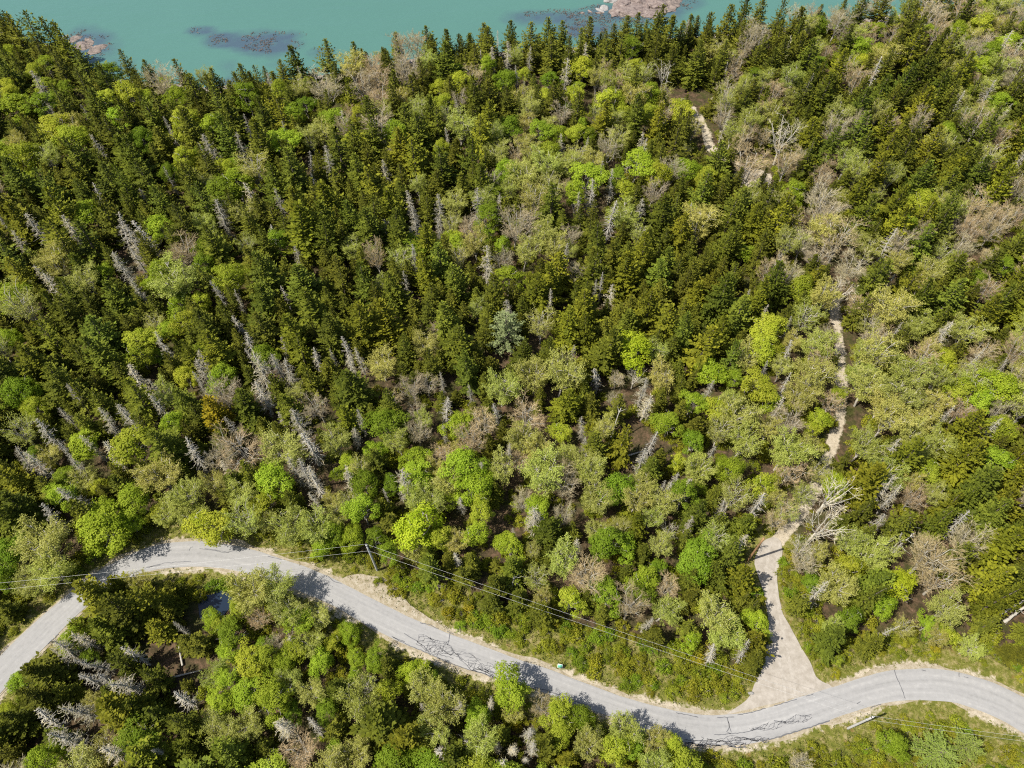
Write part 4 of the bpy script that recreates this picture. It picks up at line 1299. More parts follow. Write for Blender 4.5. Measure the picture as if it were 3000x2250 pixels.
tries = 22000
cand_y = rng.uniform(-8, 236, tries)
cand_x = rng.uniform(-1, 1, tries) * (80 + cand_y * .50 + 16)
ok = (cand_y < shore_y(cand_x) - 4.0)
rdc, ddc, tdc, cdc = road_dist(cand_x, cand_y), drive_dist(cand_x, cand_y), track_dist(cand_x, cand_y), clear_dist(cand_x, cand_y)
vgc = in_verge(cand_x, cand_y)
pdc = np.hypot(cand_x - POND[0], cand_y - POND[1])
for i in range(tries):
    if not ok[i] or vgc[i] or pdc[i] < 4.5:
        continue
    x, y = cand_x[i], cand_y[i]
    k = str(kind_at(x, y))
    lo, hi = BASE_H[k]
    h = rng.uniform(lo, hi) if rng.random() > .14 else rng.uniform(hi, hi * 1.12)
    if rng.random() < .12:
        h *= .7
    r = {'S': h * .25, 'L': h * .36, 'Y': h * .38, 'B': h * .34, 'R': h * .35, 'D': h * .15}[k] * rng.uniform(.75, 1.30)
    m = min(rdc[i], ddc[i])
    if m < 5:
        h, r = h * .72, r * .8
    if m < 2.2 + r * .55 or tdc[i] < r * .18 or cdc[i] < r * .35:
        continue
    r_fac = {'S': .60, 'D': .58}.get(k, .53)
    if near(x, y, r):
        continue
    if covers(x, y, h, r):
        if k == 'S' and not covers(x, y, h * .55, r * .62) and not near(x, y, r * .62):
            put(k, x, y, h * .55, r * .62, False)
        continue
    put(k, x, y, h, r, False)

# ------------------------------------------------------------------ objects for the trees
KINDS = {  # name, category, base words, group
    'S': ('spruce_tree', 'spruce', 'spruce', 'spruces of the shore forest'),
    'G': ('spruce_tree', 'spruce', 'spruce', 'spruces of the shore forest'),
    'L': ('leafy_tree', 'leafy tree', 'leafy tree', 'trees in fresh leaf'),
    'H': ('leafy_tree', 'leafy tree', 'leafy tree', 'trees in fresh leaf'),
    'Y': ('budding_tree', 'budding tree', 'half-leafed tree', 'hardwoods just coming into leaf'),
    'B': ('bare_tree', 'bare tree', 'bare tree', 'leafless hardwoods'),
    'R': ('bare_tree', 'bare tree', 'bare tree', 'leafless hardwoods'),
    'W': ('bare_tree', 'bare tree', 'bare tree', 'leafless hardwoods'),
    'D': ('dead_spruce', 'dead tree', 'dead spruce', 'dead grey spruces'),
    'P': ('pine_tree', 'pine', 'pine', 'pines'),
    'V': ('bush', 'bush', 'bush', 'bushes along the road'),
}


def tint(k, x, y):
    """colour factor of one tree and the word for it"""
    u, v, _ = pr(np.array([x, y, 5.0]))
    right = float(np.clip((u - 900) / 1500, 0, 1))
    q = rng.random()
    if k == 'S':
        if q < .30 + .28 * right:
            return (1.18 + .14 * right, 1.16 + .10 * right, .85), 'olive green'
        if q < .85:
            return (.86, .92, .85), 'dark green'
        return (.98, 1.12, 1.15), 'mid green'
    if k == 'G':
        return (1.75, 1.35, .7), 'golden green'
    if k == 'L':
        if q < .45:
            return (.92, 1.0, .8), 'bright green'
        if q < .75:
            return (1.15, 1.06, 1.0), 'lime green'
        return (.60, .70, .55), 'deep green'
    if k == 'H':
        return (1.24, 1.20, .70), 'yellow green'
    if k == 'Y':
        if q < .4:
            return (.92, 1.0, .80), 'soft green'
        if q < .75:
            return (.98, .98, .9), 'straw green'
        return (1.06, .98, .95), 'tan green'
    if k == 'B':
        return ((.96, .95, .92), 'grey') if q < .5 else ((1.05, .95, .82), 'tan')
    if k == 'R':
        return (1.0, .89, .76), 'russet'
    if k == 'W':
        return (1.45, 1.5, 1.65), 'whitish'
    if k == 'D':
        return ((1.15, 1.10, 1.0), 'pale grey') if q < .5 else ((.80, .78, .74), 'dull grey')
    if k == 'V':
        return ((.98, 1.0, 1.0), 'olive') if q < .5 else (((.76, 1.0, .8), 'green') if q < .93 else ((1.14, 1.02, .8), 'yellowish'))
    return ((1, 1, 1), 'pale blue green') if y > 60 else ((.80, .84, .38), 'soft green')


LANDMARKS = [((1100, 1640), 'the grey wire pole'), ((2205, 1610), 'the brown pole'), ((2525, 2118), 'the pole below the road'), ((1640, 1950), 'the green roadside panel'),
             ((633, 1767), 'the dark pond'), ((2310, 1990), 'the gravel drive mouth'), ((1484, 967), 'the pale pine'), ((2068, 400), 'the far sandy clearing'),
             ((2210, 520), 'the sandy loop'), ((1850, 20), 'the pink rock ledge'), ((760, 120), 'the offshore weed patch'), ((245, 135), 'the rocky point'),
             ((628, 1207), 'the golden spruce'), ((765, 1120), 'the big dead pair'), ((1855, 1026), 'the lemon-green crown'), ((2410, 1550), 'the big whitish tree'),
             ((2950, 1790), 'the broken snags'), ((30, 1970), "the road's left end"), ((560, 1600), "the road's top bend"), ((1300, 1900), 'the tar-webbed stretch'),
             ((2700, 1980), "the road's right bend"), ((2466, 1100), 'the straight sandy track'), ((2420, 600), 'the big bare clump'), ((1222, 1552), 'the yellow roadside tree'),
             ((475, 245), 'the tan shore tree'), ((1880, 1310), 'the brown forest gap'), ((2985, 20), 'the top right corner'), ((20, 2230), 'the bottom left corner'),
             ((10, 1000), 'the middle left edge'), ((2990, 1000), 'the middle right edge'), ((1500, 2240), 'the bottom edge centre'), ((1640, 290), 'the white birch pair'),
             ((1150, 700), 'the dark spruce block'), ((1000, 1300), 'the lichen-grey stand'), ((1500, 1350), 'the tan thicket'), ((2990, 2240), 'the bottom right corner'), ((300, 330), 'the lime grove')]
DIRS = ['right of', 'up and right of', 'above', 'up and left of', 'left of', 'down and left of', 'below', 'down and right of']
ORD = ['nearest one', 'second one', 'third one', 'fourth one', 'fifth one', 'sixth one', 'seventh one', 'eighth one', 'ninth one', 'tenth one', 'eleventh one', 'twelfth one']
SIZE = dict(S=(9.0, 11.5), L=(6.5, 8.6), Y=(7.6, 9.6), B=(8.0, 10), R=(7, 8.5), D=(8.2, 9.8), V=(1.15, 1.5))


def label_all(items):
    """one label per thing: look, then which one counted from the nearest landmark"""
    lm = np.array([p for p, _ in LANDMARKS], float)
    cells = {}
    for t in items:
        u, v, _ = pr(np.array([t['x'], t['y'], t['h'] * .55]))
        t['u'], t['v'] = float(u), float(v)
        d = np.hypot(lm[:, 0] - u, lm[:, 1] - v)
        j = int(d.argmin())
        ang = math.atan2(-(v - lm[j, 1]), u - lm[j, 0])
        s = int(round(ang / (math.pi / 4))) % 8
        sz = SIZE.get(t['kind'])
        size = '' if not sz else ('small' if t['h'] < sz[0] else 'tall' if t['h'] > sz[1] else 'middling')
        if t['kind'] == 'V' and size == 'tall':
            size = 'big'
        look = (size + ' ' + t['tone'] + ' ' + KINDS[t['kind']][2]).strip()
        cells.setdefault((look, j, s), []).append((float(d[j]), t))
    for (look, j, s), L in cells.items():
        L.sort(key=lambda q: q[0])
        for n, (_, t) in enumerate(L):
            one = '' if len(L) == 1 else ', ' + (ORD[n] if n < len(ORD) else 'outermost one')
            t['label'] = f"{look}{one} {DIRS[s]} {LANDMARKS[j][1]}"


for t in TREE:
    t['col'], t['tone'] = tint(t['kind'], t['x'], t['y'])
    u, v, d = pr(np.array([t['x'], t['y'], t['h'] * .55]))
    t['show'] = float(t['r'] * t['h'] * (FPX / d) ** 2)
    t['in'] = -20 < u < 3020 and -10 < v < 2260
    p = PROTO[t['kind']]
    t['p'] = int(rng.integers(len(p))) if len(p) > 1 else 0
    t['rot'] = rng.random() * 6.28


class Maker:
    """the first of each prototype is built, the others are copies of it and of its parts"""

    def __init__(s):
        s.first = {}

    def place(s, t):
        k, pi = t['kind'], t['p']
        p = PROTO[k][pi]
        key = (id(p))
        nm, cat, _, grp = KINDS[k]
        if key not in s.first:
            root = bpy.data.objects.new(nm, None)
            root.empty_display_size = .5
            COL.objects.link(root)
            kids = []
            for pn, me in p['parts']:
                c = bpy.data.objects.new(pn, me)
                COL.objects.link(c)
                c.parent = root
                kids.append(c)
            s.first[key] = (root, kids)
        else:
            r0, k0 = s.first[key]
            root = r0.copy()
            root.name = nm
            COL.objects.link(root)
            kids = []
            for c0 in k0:
                c = c0.copy()
                COL.objects.link(c)
                c.parent = root
                kids.append(c)
        root.location = (t['x'], t['y'], t['z'])
        sxy, sz = t['r'] / p['R'], t['h'] / p['H']
        root.scale = (sxy, sxy, sz)
        root.rotation_euler = (t.get('lx', 0), t.get('ly', 0), t['rot'])
        for c, (pn, me) in zip(kids, p['parts']):
            if pn in ('crown', 'foliage'):
                c.color = (*t['col'], 1)
            elif k in 'WDBR':
                q = .55 + .45 * sum(t['col']) / 3
                c.color = (q, q, q, 1)
        root['label'], root['category'], root['group'] = t['label'], cat, grp
        return root


maker = Maker()
LIMIT = 295
bycat = {}
for t in TREE:
    bycat.setdefault(KINDS[t['kind']][1], []).append(t)
single, rest = [], {}
for c, L in bycat.items():
    L.sort(key=lambda t: -t['show'])
    vis = [t for t in L if t['in']]
    single += vis[:LIMIT]
    rest[c] = vis[LIMIT:] + [t for t in L if not t['in']]
for t in single:
    if t['kind'] in 'SDLYB':
        t['lx'], t['ly'] = rng.normal(0, .05, 2)

# ---- bushes along the verges
BUSH = []
nb = 16000
bx_ = rng.uniform(-95, 100, nb)
by_ = rng.uniform(0, 75, nb)
br_, bd_, bt_ = road_dist(bx_, by_), drive_dist(bx_, by_), track_dist(bx_, by_)
bv_ = in_verge(bx_, by_)
bp_ = np.hypot(bx_ - POND[0], by_ - POND[1])
bz = fbm(bx_, by_, 6, 55)
bgrid = {}
for i in range(nb):
    m = min(br_[i], bd_[i])
    if br_[i] < 1.5 or bd_[i] < .55 or bt_[i] < .8 or bp_[i] < 2.9 or not (bv_[i] or m < 6):
        continue
    if br_[i] < 2.6 and rng.random() < .7:
        continue
    if bz[i] < .40 and rng.random() < .8:
        continue
    x, y = bx_[i], by_[i]
    u, v, _ = pr(np.array([x, y, .5]))
    if not (-40 < u < 3040 and v < 2300):
        continue
    r = rng.uniform(.55, 1.45)
    if x > 50 and y < 34:
        r = rng.uniform(.55, 1.0)
    if np.hypot(np.array([q[0] for q in PROT[n_prot - 30:n_prot]]) - x, np.array([q[1] for q in PROT[n_prot - 30:n_prot]]) - y).min() < 1.5:
        continue
    key = (int(x // 3), int(y // 3))
    if any(math.hypot(q['x'] - x, q['y'] - y) < (q['r'] + r) * .60 for a in (-1, 0, 1) for b in (-1, 0, 1) for q in bgrid.get((key[0] + a, key[1] + b), ())):
        continue
    t = dict(kind='V', x=x, y=y, z=-.08, h=r * rng.uniform(1.0, 1.55), r=r, p=int(rng.integers(4)), rot=rng.random() * 6.28, hand=False)
    if r < 1.0 and x > 50 and y < 34:
        t['h'] *= .75
    t['col'], t['tone'] = tint('V', x, y)
    t['show'] = r
    bgrid.setdefault(key, []).append(t)
    BUSH.append(t)
BUSH.sort(key=lambda t: -t['r'])
single += BUSH[:LIMIT]
rest['bush'] = BUSH[LIMIT:]
label_all(single)
for t in single:
    maker.place(t)


# ---- the remaining trees: one object of each kind, instanced on points
def forest(name, items, protos, label, cols=((1, 1, 1),)):
    if not items:
        return
    col = bpy.data.collections.new(name + '_sources')
    names = []
    order = []
    for i, p in enumerate(protos):
        for j, cc in enumerate(cols):
            vs, fs, ts, mi, n = [], [], [], [], 0
            me_all = bpy.data.meshes.new(f'{name}_{i:02d}_{j}')
            V_, F_, T_, MI = [], [], [], []
            for q, (pn, me) in enumerate(p['parts']):
                nv = len(me.vertices)
                a = np.empty(nv * 3, np.float32)
                me.vertices.foreach_get('co', a)
                V_.append(a.reshape(-1, 3))
                l = np.empty(len(me.loops), np.int32)
                me.loops.foreach_get('vertex_index', l)
                F_.append(l.reshape(-1, 3) + n)
                tt = np.empty(nv, np.float32)
                me.attributes['tone'].data.foreach_get('value', tt)
                T_.append(tt)
                MI.append(np.full(len(l) // 3, q))
                n += nv
            if j == 0:
                base = new_mesh(f'{name}_source', np.concatenate(V_), np.concatenate(F_), [me.materials[0] for _, me in p['parts']], {'tone': np.concatenate(T_)}, np.concatenate(MI))
            o = bpy.data.objects.new(f'{name}_{i:02d}_{j}', base)
            o.color = (*cc, 1)
            col.objects.link(o)
    nc = len(cols)
    pts = [(t['x'], t['y'], t['z']) for t in items]
    me = bpy.data.meshes.new(name)
    me.from_pydata(pts, [], [])
    a = me.attributes.new('pick', 'INT', 'POINT')
    a.data.foreach_set('value', np.array([t['p'] * nc + int(rng.integers(nc)) for t in items], np.int32))
    a = me.attributes.new('turn', 'FLOAT_VECTOR', 'POINT')
    a.data.foreach_set('vector', np.array([(rng.normal(0, .03), rng.normal(0, .03), t['rot']) for t in items], np.float32).ravel())
    a = me.attributes.new('size', 'FLOAT_VECTOR', 'POINT')
    a.data.foreach_set('vector', np.array([(t['r'] / protos[t['p']]['R'],) * 2 + (t['h'] / protos[t['p']]['H'],) for t in items], np.float32).ravel())
    o = obj(name, me, kind='stuff', label=label)
    ng = bpy.data.node_groups.new(name, 'GeometryNodeTree')
    ng.interface.new_socket('Geometry', in_out='INPUT', socket_type='NodeSocketGeometry')
    ng.interface.new_socket('Geometry', in_out='OUTPUT', socket_type='NodeSocketGeometry')
    gi, go = ng.nodes.new('NodeGroupInput'), ng.nodes.new('NodeGroupOutput')
    ci = ng.nodes.new('GeometryNodeCollectionInfo')
    ci.inputs['Collection'].default_value = col
    ci.inputs['Separate Children'].default_value = True
    ci.inputs['Reset Children'].default_value = True
    ip = ng.nodes.new('GeometryNodeInstanceOnPoints')
    ip.inputs['Pick Instance'].default_value = True

    def named(n_, ty):
        q = ng.nodes.new('GeometryNodeInputNamedAttribute')
        q.data_type = ty
        q.inputs['Name'].default_value = n_
        return q.outputs['Attribute']
    m2p = ng.nodes.new('GeometryNodeMeshToPoints')
    ng.links.new(gi.outputs[0], m2p.inputs['Mesh'])
    ng.links.new(m2p.outputs[0], ip.inputs['Points'])
    ng.links.new(ci.outputs[0], ip.inputs['Instance'])
    ng.links.new(named('pick', 'INT'), ip.inputs['Instance Index'])
    e2r = ng.nodes.new('FunctionNodeEulerToRotation')
    ng.links.new(named('turn', 'FLOAT_VECTOR'), e2r.inputs[0])
    ng.links.new(e2r.outputs[0], ip.inputs['Rotation'])
    ng.links.new(named('size', 'FLOAT_VECTOR'), ip.inputs['Scale'])
    ng.links.new(ip.outputs[0], go.inputs[0])
    md = o.modifiers.new('scatter', 'NODES')
    md.node_group = ng
    return o


def rest_items(cat, kinds):
    return [t for t in rest.get(cat, []) if t['kind'] in kinds]


forest('far_spruce_forest', rest_items('spruce', 'SG'), PROTO['S'], 'the many farther spruces of the forest', ((.86, .92, .85), (1.16, 1.16, .85), (.9, .98, .9)))
forest('far_leafy_wood', rest_items('leafy tree', 'LH'), PROTO['L'], 'farther green leafy trees', ((.95, 1.0, .85), (1.15, 1.06, 1.0), (.60, .70, .55)))
forest('far_budding_wood', rest_items('budding tree', 'Y'), PROTO['Y'], 'farther trees coming into leaf', ((.92, 1.0, .8), (.98, .98, .9)))
forest('far_bare_wood', rest_items('bare tree', 'BRW'), PROTO['B'], 'farther leafless trees', ((.96, .96, 1.0), (1.05, .95, .82)))
forest('far_dead_wood', rest_items('dead tree', 'D'), PROTO['D'], 'farther dead spruces', ((1.15, 1.10, 1.0), (.8, .78, .74)))
forest('verge_shrubbery', rest['bush'], PROTO['V'], 'low shrubs between the bushes', ((1, 1, 1), (.78, 1.0, .85), (1.08, 1.02, .8)))

# ---- undergrowth on the forest floor
und = []
ux, uy = rng.uniform(-150, 150, 9000), rng.uniform(0, 215, 9000)
uok = (uy < shore_y(ux) - 3) & (np.abs(ux) < 85 + uy * .5)
ur, ud, ut, uc = road_dist(ux, uy), drive_dist(ux, uy), track_dist(ux, uy), clear_dist(ux, uy)
un = fbm(ux, uy, 12, 71)
for i in range(len(ux)):
    if not uok[i] or min(ur[i], ud[i]) < 3 or ut[i] < .35 or uc[i] < .8 or un[i] < .24 or (cell_at(ux[i], uy[i]) in 'AOH' and rng.random() < .75) or math.hypot(ux[i] - POND[0], uy[i] - POND[1]) < 3.4:
        continue
    r = rng.uniform(.6, 1.4)
    und.append(dict(x=ux[i], y=uy[i], z=float(ground_z(ux[i], uy[i])) - .1, r=r, h=r * rng.uniform(1, 2), p=int(rng.integers(4)), rot=rng.random() * 6.28))
forest('undergrowth', und, PROTO['V'], 'undergrowth on the forest floor', ((.8, .95, .85), (1.2, 1.0, .8), (.65, .8, .8)))

# ---- grass and herbs on the verges
g = Geo()
n = 60000
x, y = rng.uniform(-95, 105, n), rng.uniform(2, 78, n)
rdn, ddn, tdn = road_dist(x, y), drive_dist(x, y), track_dist(x, y)
m = np.minimum(rdn, ddn)
vg = in_verge(x, y)
dens = np.where(vg, 1.0, smooth(6.5, 2.0, m)) * smooth(.2, 1.5, m + 1.8 * (fbm(x, y, 3, 61) - .5)) * smooth(.3, 1.2, tdn)
sel = (rng.random(n) < dens) & (m > .12) & (np.hypot(x - POND[0], y - POND[1]) > 2.4)
x, y = x[sel], y[sel]
k = 4
x, y = np.repeat(x, k) + rng.normal(0, .12, len(x) * k), np.repeat(y, k) + rng.normal(0, .12, len(y) * k)
nn = len(x)
tone = np.clip((fbm(x, y, 2.6, 63) - .5) * 2.6 + .42 + rng.normal(0, .12, nn), 0, 1)
g.kites(np.c_[x, y, np.full(nn, -.1)], np.c_[rng.normal(0, .7, (nn, 2)), np.full(nn, .8)], rng.normal(0, 1, (nn, 3)), rng.uniform(.25, .55, nn), rng.uniform(.07, .16, nn), .15, tone)
obj('verge_grass', g.mesh('verge_grass', M['grass']), kind='stuff', label='dry and green grass along the road verges')


# ------------------------------------------------------------------ rocks and rockweed in the water
def rock_mesh(name, sx, sy, sz, seed, mat, sub=3):
    import bmesh
    bm = bmesh.new()
    bmesh.ops.create_icosphere(bm, subdivisions=sub, radius=1)
    r_ = np.random.default_rng(seed)
    ph = r_.random(6) * 6.28
    for v_ in bm.verts:
        c = v_.co
        d = 1 + .16 * math.sin(2.3 * c.x + ph[0] + c.z) + .14 * math.sin(3.1 * c.y + ph[1]) + .10 * math.sin(5.3 * c.x + 4.1 * c.z + ph[2]) + .06 * math.sin(9 * c.y + 7 * c.x + ph[3]) + r_.normal(0, .025)
        q = c * d
        v_.co = (q.x * sx, q.y * sy, math.copysign(abs(q.z) ** .8, q.z) * sz)
    me = bpy.data.meshes.new(name)
    bm.to_mesh(me)
    bm.free()
    me.materials.append(mat)
    return me


def ledge(name, label, rocks, cat='rock ledge'):
    c = at(rocks[0][0], rocks[0][1], WATER_Z)
    root = obj(name, None, label=label, cat=cat, loc=(c[0], c[1], WATER_Z))
    for i, (x, y, a, b, hh, mt) in enumerate(rocks):
        p = at(x, y, WATER_Z)
        o = obj('rock', rock_mesh('rock', a, b, hh, 900 + i + int(x), M[mt]), parent=root)
        o.location = (p[0] - c[0], p[1] - c[1], -.15)
        o.rotation_euler = (0, 0, i * 1.1)
    return root


M['brown_rock'] = granite('weedy_rock', (.135, .105, .085), (.21, .165, .135), (.05, .040, .036))
ledge('rock_ledge', 'pink granite ledge breaking the water at the top of the photo',
      [(1850, 22, 6.5, 4.2, 1.3, 'stone'), (1810, 28, 4.2, 2.6, 1.0, 'stone'), (1880, 30, 5.0, 3.0, .9, 'stone'), (1790, 3, 2.4, 1.5, 1.0, 'white_stone'), (1770, 25, 2.2, 1.1, .6, 'white_stone'),
       (1758, 30, 1.6, .9, .5, 'white_stone'), (1915, 12, 3.2, 3.8, 1.5, 'stone'), (1915, 38, 4.2, 2.0, .45, 'brown_rock'), (1950, 25, 4.2, 3.0, .5, 'brown_rock'), (1830, 42, 3.0, 1.2, .35, 'brown_rock'),
       (1880, 2, 5, 4, 1.0, 'stone'), (1960, 3, 4, 3.4, .9, 'brown_rock'), (1850, -15, 6, 4, 1.2, 'stone'), (1795, 38, 2.6, 1.0, .4, 'brown_rock'), (1865, 12, 2.2, 1.3, 1.9, 'stone'), (1840, 20, 1.8, 1.0, 1.7, 'stone'), (1890, 22, 1.6, 1.1, 1.4, 'stone'), (1860, 40, 1.7, .8, .7, 'stone'), (1900, 42, 1.4, .7, .6, 'brown_rock'), (1815, 15, 1.5, 1.1, 1.3, 'stone'), (1760, 38, 1.1, .6, .4, 'brown_rock'), (1940, 12, 1.6, 1.2, 1.2, 'brown_rock'), (1730, 34, 1.2, .5, .3, 'brown_rock'), (1705, 38, .9, .5, .3, 'brown_rock')])
ledge('rocky_point', 'brown and pink weedy rocks off the left shore',
      [(250, 135, 3.4, 2.2, .30, 'brown_rock'), (215, 115, 2.4, 1.6, .3, 'brown_rock'), (275, 150, 2.6, 1.8, .32, 'brown_rock'), (235, 128, 1.5, 1.1, .45, 'stone'), (190, 110, 1.4, .9, .6, 'white_stone'),
       (262, 120, 2.2, 1.4, .35, 'brown_rock'), (290, 140, 2.2, 1.6, .4, 'brown_rock')], 'rocks')
g = Geo()
for cx, cy, ax, ay, s_ in REEF:
    n = int(ax * ay * .07 * s_)
    a, rr_ = rng.random(n) * 6.28, rng.random(n) ** .6
    P = np.array([at(cx + ax * q * math.cos(t), cy + ay * q * math.sin(t), WATER_Z) for t, q in zip(a, rr_)]).reshape(-1, 3)
    if s_ < .5 or n == 0:
        continue
    keep_ = (fbm(P[:, 0], P[:, 1], 5, 77) > .46) & (P[:, 1] > shore_y(P[:, 0]) + 1)
    P = np.repeat(P[keep_], 3, 0)
    m = len(P)
    P = P + np.c_[rng.normal(0, .35, (m, 2)), np.full(m, .03)]
    g.kites(P, np.c_[rng.normal(0, 1, (m, 2)), rng.uniform(0, .25, m)], np.array([0, 0, 1.0]) + rng.normal(0, .2, (m, 3)), rng.uniform(.3, .8, m), rng.uniform(.12, .35, m), -.12)
obj('seaweed', g.mesh('seaweed', M['weed']), kind='stuff', label='brown rockweed showing at the water surface')


# ------------------------------------------------------------------ poles, wires, panel, snags, stones
def pole(name, px_, h, label, mat, r0=.20, r1=.14, fittings=True, lean=(0, 0), xy=None):
    b = w2(px_) if xy is None else xy
    root = obj(name, None, label=label, cat='pole', loc=(b[0], b[1], -.1))
    z = np.linspace(-.3, h + .1, 7)
    s = Geo()
    s.tube(np.c_[lean[0] * z / h, lean[1] * z / h, z], np.linspace(r0, r1, 7), 10)
    obj('shaft', s.mesh('shaft', M[mat], True), parent=root)
    top = np.array([b[0] + lean[0], b[1] + lean[1], h])
    low = np.array([b[0] + lean[0] * .78, b[1] + lean[1] * .78, h * .78])
    if fittings:
        s = Geo()
        s.tube([(0, 0, h + .1), (0, 0, h + .22), (0, 0, h + .30), (0, 0, h + .42)], [.05, .10, .06, .08], 8)
        obj('insulator', s.mesh('insulator', M['metal'], True), parent=root)
        s = Geo()
        s.tube([(0, 0, h - .35), (0, 0, h - .10)], [r1 + .03, r1 + .03], 10)
        obj('top_band', s.mesh('top_band', M['dark_metal'], True), parent=root)
        s = Geo()
        s.tube([(0, 0, h * .78 - .10), (0, 0, h * .78 + .10)], [r1 + .05, r1 + .05], 10)
        obj('lower_clamp', s.mesh('lower_clamp', M['metal'], True), parent=root)
        top[2] += .35
    return top, low


P1 = pole('utility_pole', (1105, 1670), 11.2, 'silver grey utility pole carrying two wires beside the gravel pull-off', 'pole_wood')
P2 = pole('utility_pole', (2484, 2134), 9.4, 'silver grey utility pole standing in the shrubs below the road', 'pole_wood', .19, .14)
PL = pole('utility_pole', None, 10.5, 'utility pole farther along the road, past the left edge', 'pole_wood', xy=at(-260, 1735, 10.5)[:2])
PR = pole('utility_pole', None, 10.0, 'utility pole farther along the road, past the right edge', 'pole_wood', xy=at(3350, 2205, 10.0)[:2])
pole('bare_post', (2190, 1643), 9.9, 'brown weathered pole without wires where the gravel drive narrows', 'brown_wood', .20, .17, False)


def wire(a, b, sag, label):
    t = np.linspace(0, 1, 22)
    p = a[None] * (1 - t)[:, None] + b[None] * t[:, None]
    p[:, 2] -= sag * 4 * t * (1 - t)
    s = Geo()
    s.tube(p, .0095, 5)
    obj('power_wire', s.mesh('power_wire', M['wire']), label=label, cat='wire', group='wires between the utility poles')


wire(P1[0], PL[0], .55, 'upper wire from the grey pole out over the left road bend')
wire(P1[1], PL[1], .5, 'lower wire from the grey pole out over the left road bend')
wire(P1[0], P2[0], .6, 'upper wire from the grey pole across the verge to the pole below the road')
wire(P1[1], P2[1], .5, 'lower wire from the grey pole across the verge to the pole below the road')
wire(P2[0], PR[0], .5, 'upper wire leading right from the pole below the road')
wire(P2[1], PR[1], .5, 'lower wire leading right from the pole below the road')


def box(g_, c, sx, sy, sz):
    x, y, z = c
    v = [(x + i * sx / 2, y + j * sy / 2, z + k_ * sz / 2) for i in (-1, 1) for j in (-1, 1) for k_ in (-1, 1)]
    f = [(0, 1, 3), (0, 3, 2), (4, 6, 7), (4, 7, 5), (0, 4, 5), (0, 5, 1), (2, 3, 7), (2, 7, 6), (0, 2, 6), (0, 6, 4), (1, 5, 7), (1, 7, 3)]
    g_.add(np.array(v), np.array(f), np.full(8, .5))


b = w2((1640, 1955))
sg = obj('roadside_sign', None, label='small green panel with a white border leaning back on the verge beside the road', cat='sign', loc=(b[0], b[1], -.1))
s = Geo()
box(s, (0, 0, 0), .80, .04, .72)
pn = obj('panel', s.mesh('panel', M['sign_white']), parent=sg)
s = Geo()
box(s, (0, -.0245, 0), .66, .005, .56)
pf = obj('green_face', s.mesh('green_face', M['sign_green']), parent=pn)
pn.location = (0, 0, .85)
pn.rotation_euler = (R_(-42), 0, R_(-10))
for q in (-.28, .28):
    s = Geo()
    s.tube([(q, .05 - q * .17, -.2), (q, .03 - q * .17, .80)], [.03, .03], 6)
    obj('post', s.mesh('post', M['dark_metal']), parent=sg)


def snag(name, label, base_px, h, lean, seed, r0=.24, nbr=9, cat='dead tree', mat='grey_wood'):
    b_ = w2(base_px)
    r_ = np.random.default_rng(seed)
    root = obj(name, None, label=label, cat=cat, loc=(b_[0], b_[1], -.1))
    z = np.linspace(0, 1, 7)
    P = np.c_[lean[0] * z, lean[1] * z, -.2 + h * z] + np.r_[np.zeros((1, 3)), np.cumsum(r_.normal(0, .05, (6, 3)), 0)]
    s_ = Geo()
    s_.tube(P, np.linspace(r0, r0 * .55, 7), 7)
    obj('trunk', s_.mesh('snag_trunk', M[mat], True), parent=root)
    for i in range(nbr):
        u = r_.uniform(.25, .95)
        q = np.array([np.interp(u, z, P[:, k_]) for k_ in range(3)])
        d = np.array([r_.normal(), r_.normal(), r_.uniform(-.2, .6)])
        d /= np.linalg.norm(d)
        L = r_.uniform(.8, 2.2)
        Q = q + d[None] * (L * np.linspace(0, 1, 4))[:, None]
        Q[1:] += np.cumsum(r_.normal(0, .08, (3, 3)), 0)
        s_ = Geo()
        s_.tube(Q, np.linspace(.05, .015, 4), 4, .8)
        obj('branch', s_.mesh('snag_branch', M[mat]), parent=root)


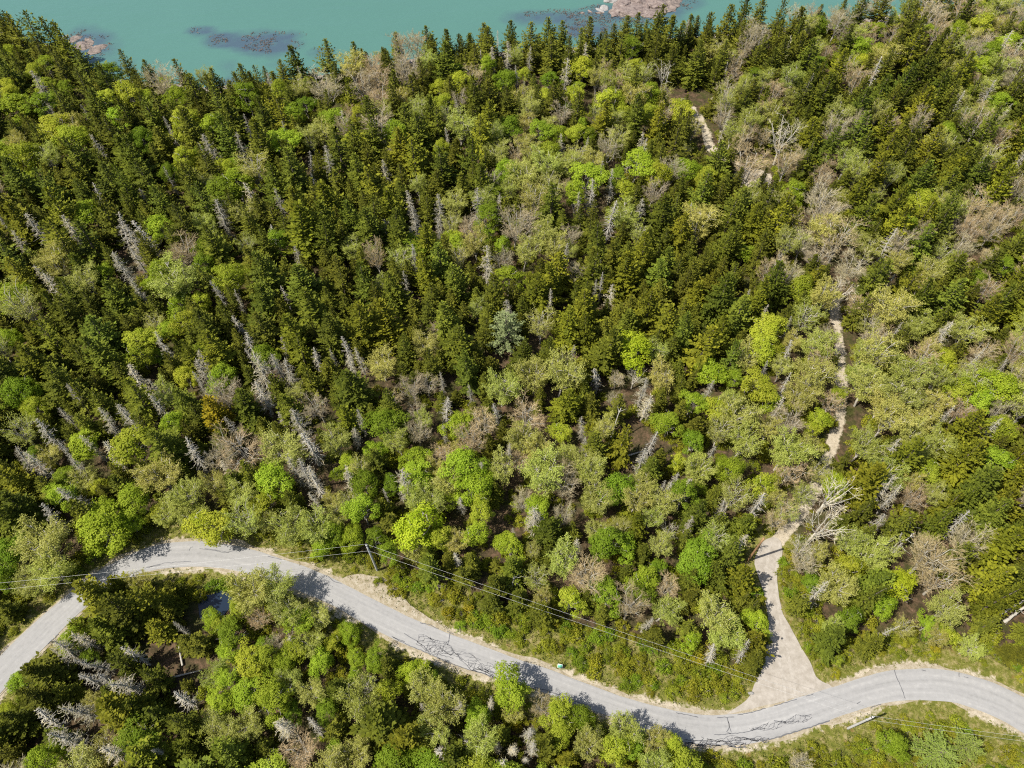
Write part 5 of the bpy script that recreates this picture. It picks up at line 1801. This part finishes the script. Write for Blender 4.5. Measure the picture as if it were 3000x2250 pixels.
snag('dead_snag', 'upper of two broken grey trunks leaning at the right edge', (2928, 1801), 5.5, (4.2, 1.8), 1, .22, 7)
snag('dead_snag', 'lower thicker broken grey trunk leaning at the right edge', (2945, 1820), 4.0, (2.8, 1.6), 2, .30, 6)
snag('dead_snag', 'white forked snag among green trees right of the grey wire pole', (1499, 1728), 6.0, (.3, .6), 3, .2, 12)
snag('dead_snag', 'thin grey trunk leaning across the brown forest gap', (1782, 1305), 9.0, (1.5, 3.0), 4, .13, 4)
snag('dead_snag', 'pale jagged snag leaning beside the whitish tree', (2590, 1600), 6.5, (2.6, 1.6), 5, .25, 9)
snag('dead_snag', 'pale bare trunk with stubs right of the drive', (2612, 1620), 5.0, (2.2, 1.4), 6, .2, 8)
snag('dead_snag', 'white branching snag in the shade below the road', (1372, 2170), 5.0, (.4, -1.2), 7, .14, 12)
snag('dead_snag', 'white-barked pair of thin stems by the dark gap', (1935, 310), 10.0, (.6, .5), 8, .14, 8)
for i, (x, y, ang, L, lab) in enumerate([(1840, 1335, .3, 5, 'grey log lying in the brown forest gap'), (1862, 1348, -.5, 4, 'shorter grey log crossing the brown forest gap'), (505, 1985, .25, 4.5, 'pale split log on the brown floor lower left'),
                                          (320, 1910, 2.4, 5, 'grey log slanting below the left road'), (535, 1950, 2.0, 3.5, 'bleached stub log on the lower left floor'), (700, 1180, 2.6, 4, 'grey log lying below the golden spruce')]):
    b_ = w2((x, y))
    s = Geo()
    d = np.array([math.cos(ang), math.sin(ang), 0])
    s.tube(np.array([[0, 0, .12], d * L * .5 + [0, 0, .2], d * L + [0, 0, .1]]), [.17, .14, .09], 7)
    obj('fallen_log', s.mesh('fallen_log', M['grey_wood'], True), label=lab, cat='log', loc=(b_[0], b_[1], -.1))
for x, y, a, mt, lab in ((1293, 1757, .35, 'white_stone', 'white stone among the verge bushes'), (2199, 2031, .42, 'white_stone', 'white stone at the corner of the gravel drive'), (1290, 1718, .7, 'stone', 'grey slab of rock above the gravel pull-off'),
                         (1170, 1735, .3, 'white_stone', 'pale rubble stone at the gravel pull-off edge')):
    p = w2((x, y))
    obj('boulder', rock_mesh('boulder', a, a * .8, a * .6, int(x), M[mt], 2), label=lab, cat='rock', loc=(p[0], p[1], .05))

print('TREES', n_hand, len(TREE), {c: (len(L)) for c, L in bycat.items()}, 'single', len(single), 'bush', len(BUSH), 'under', len(und))
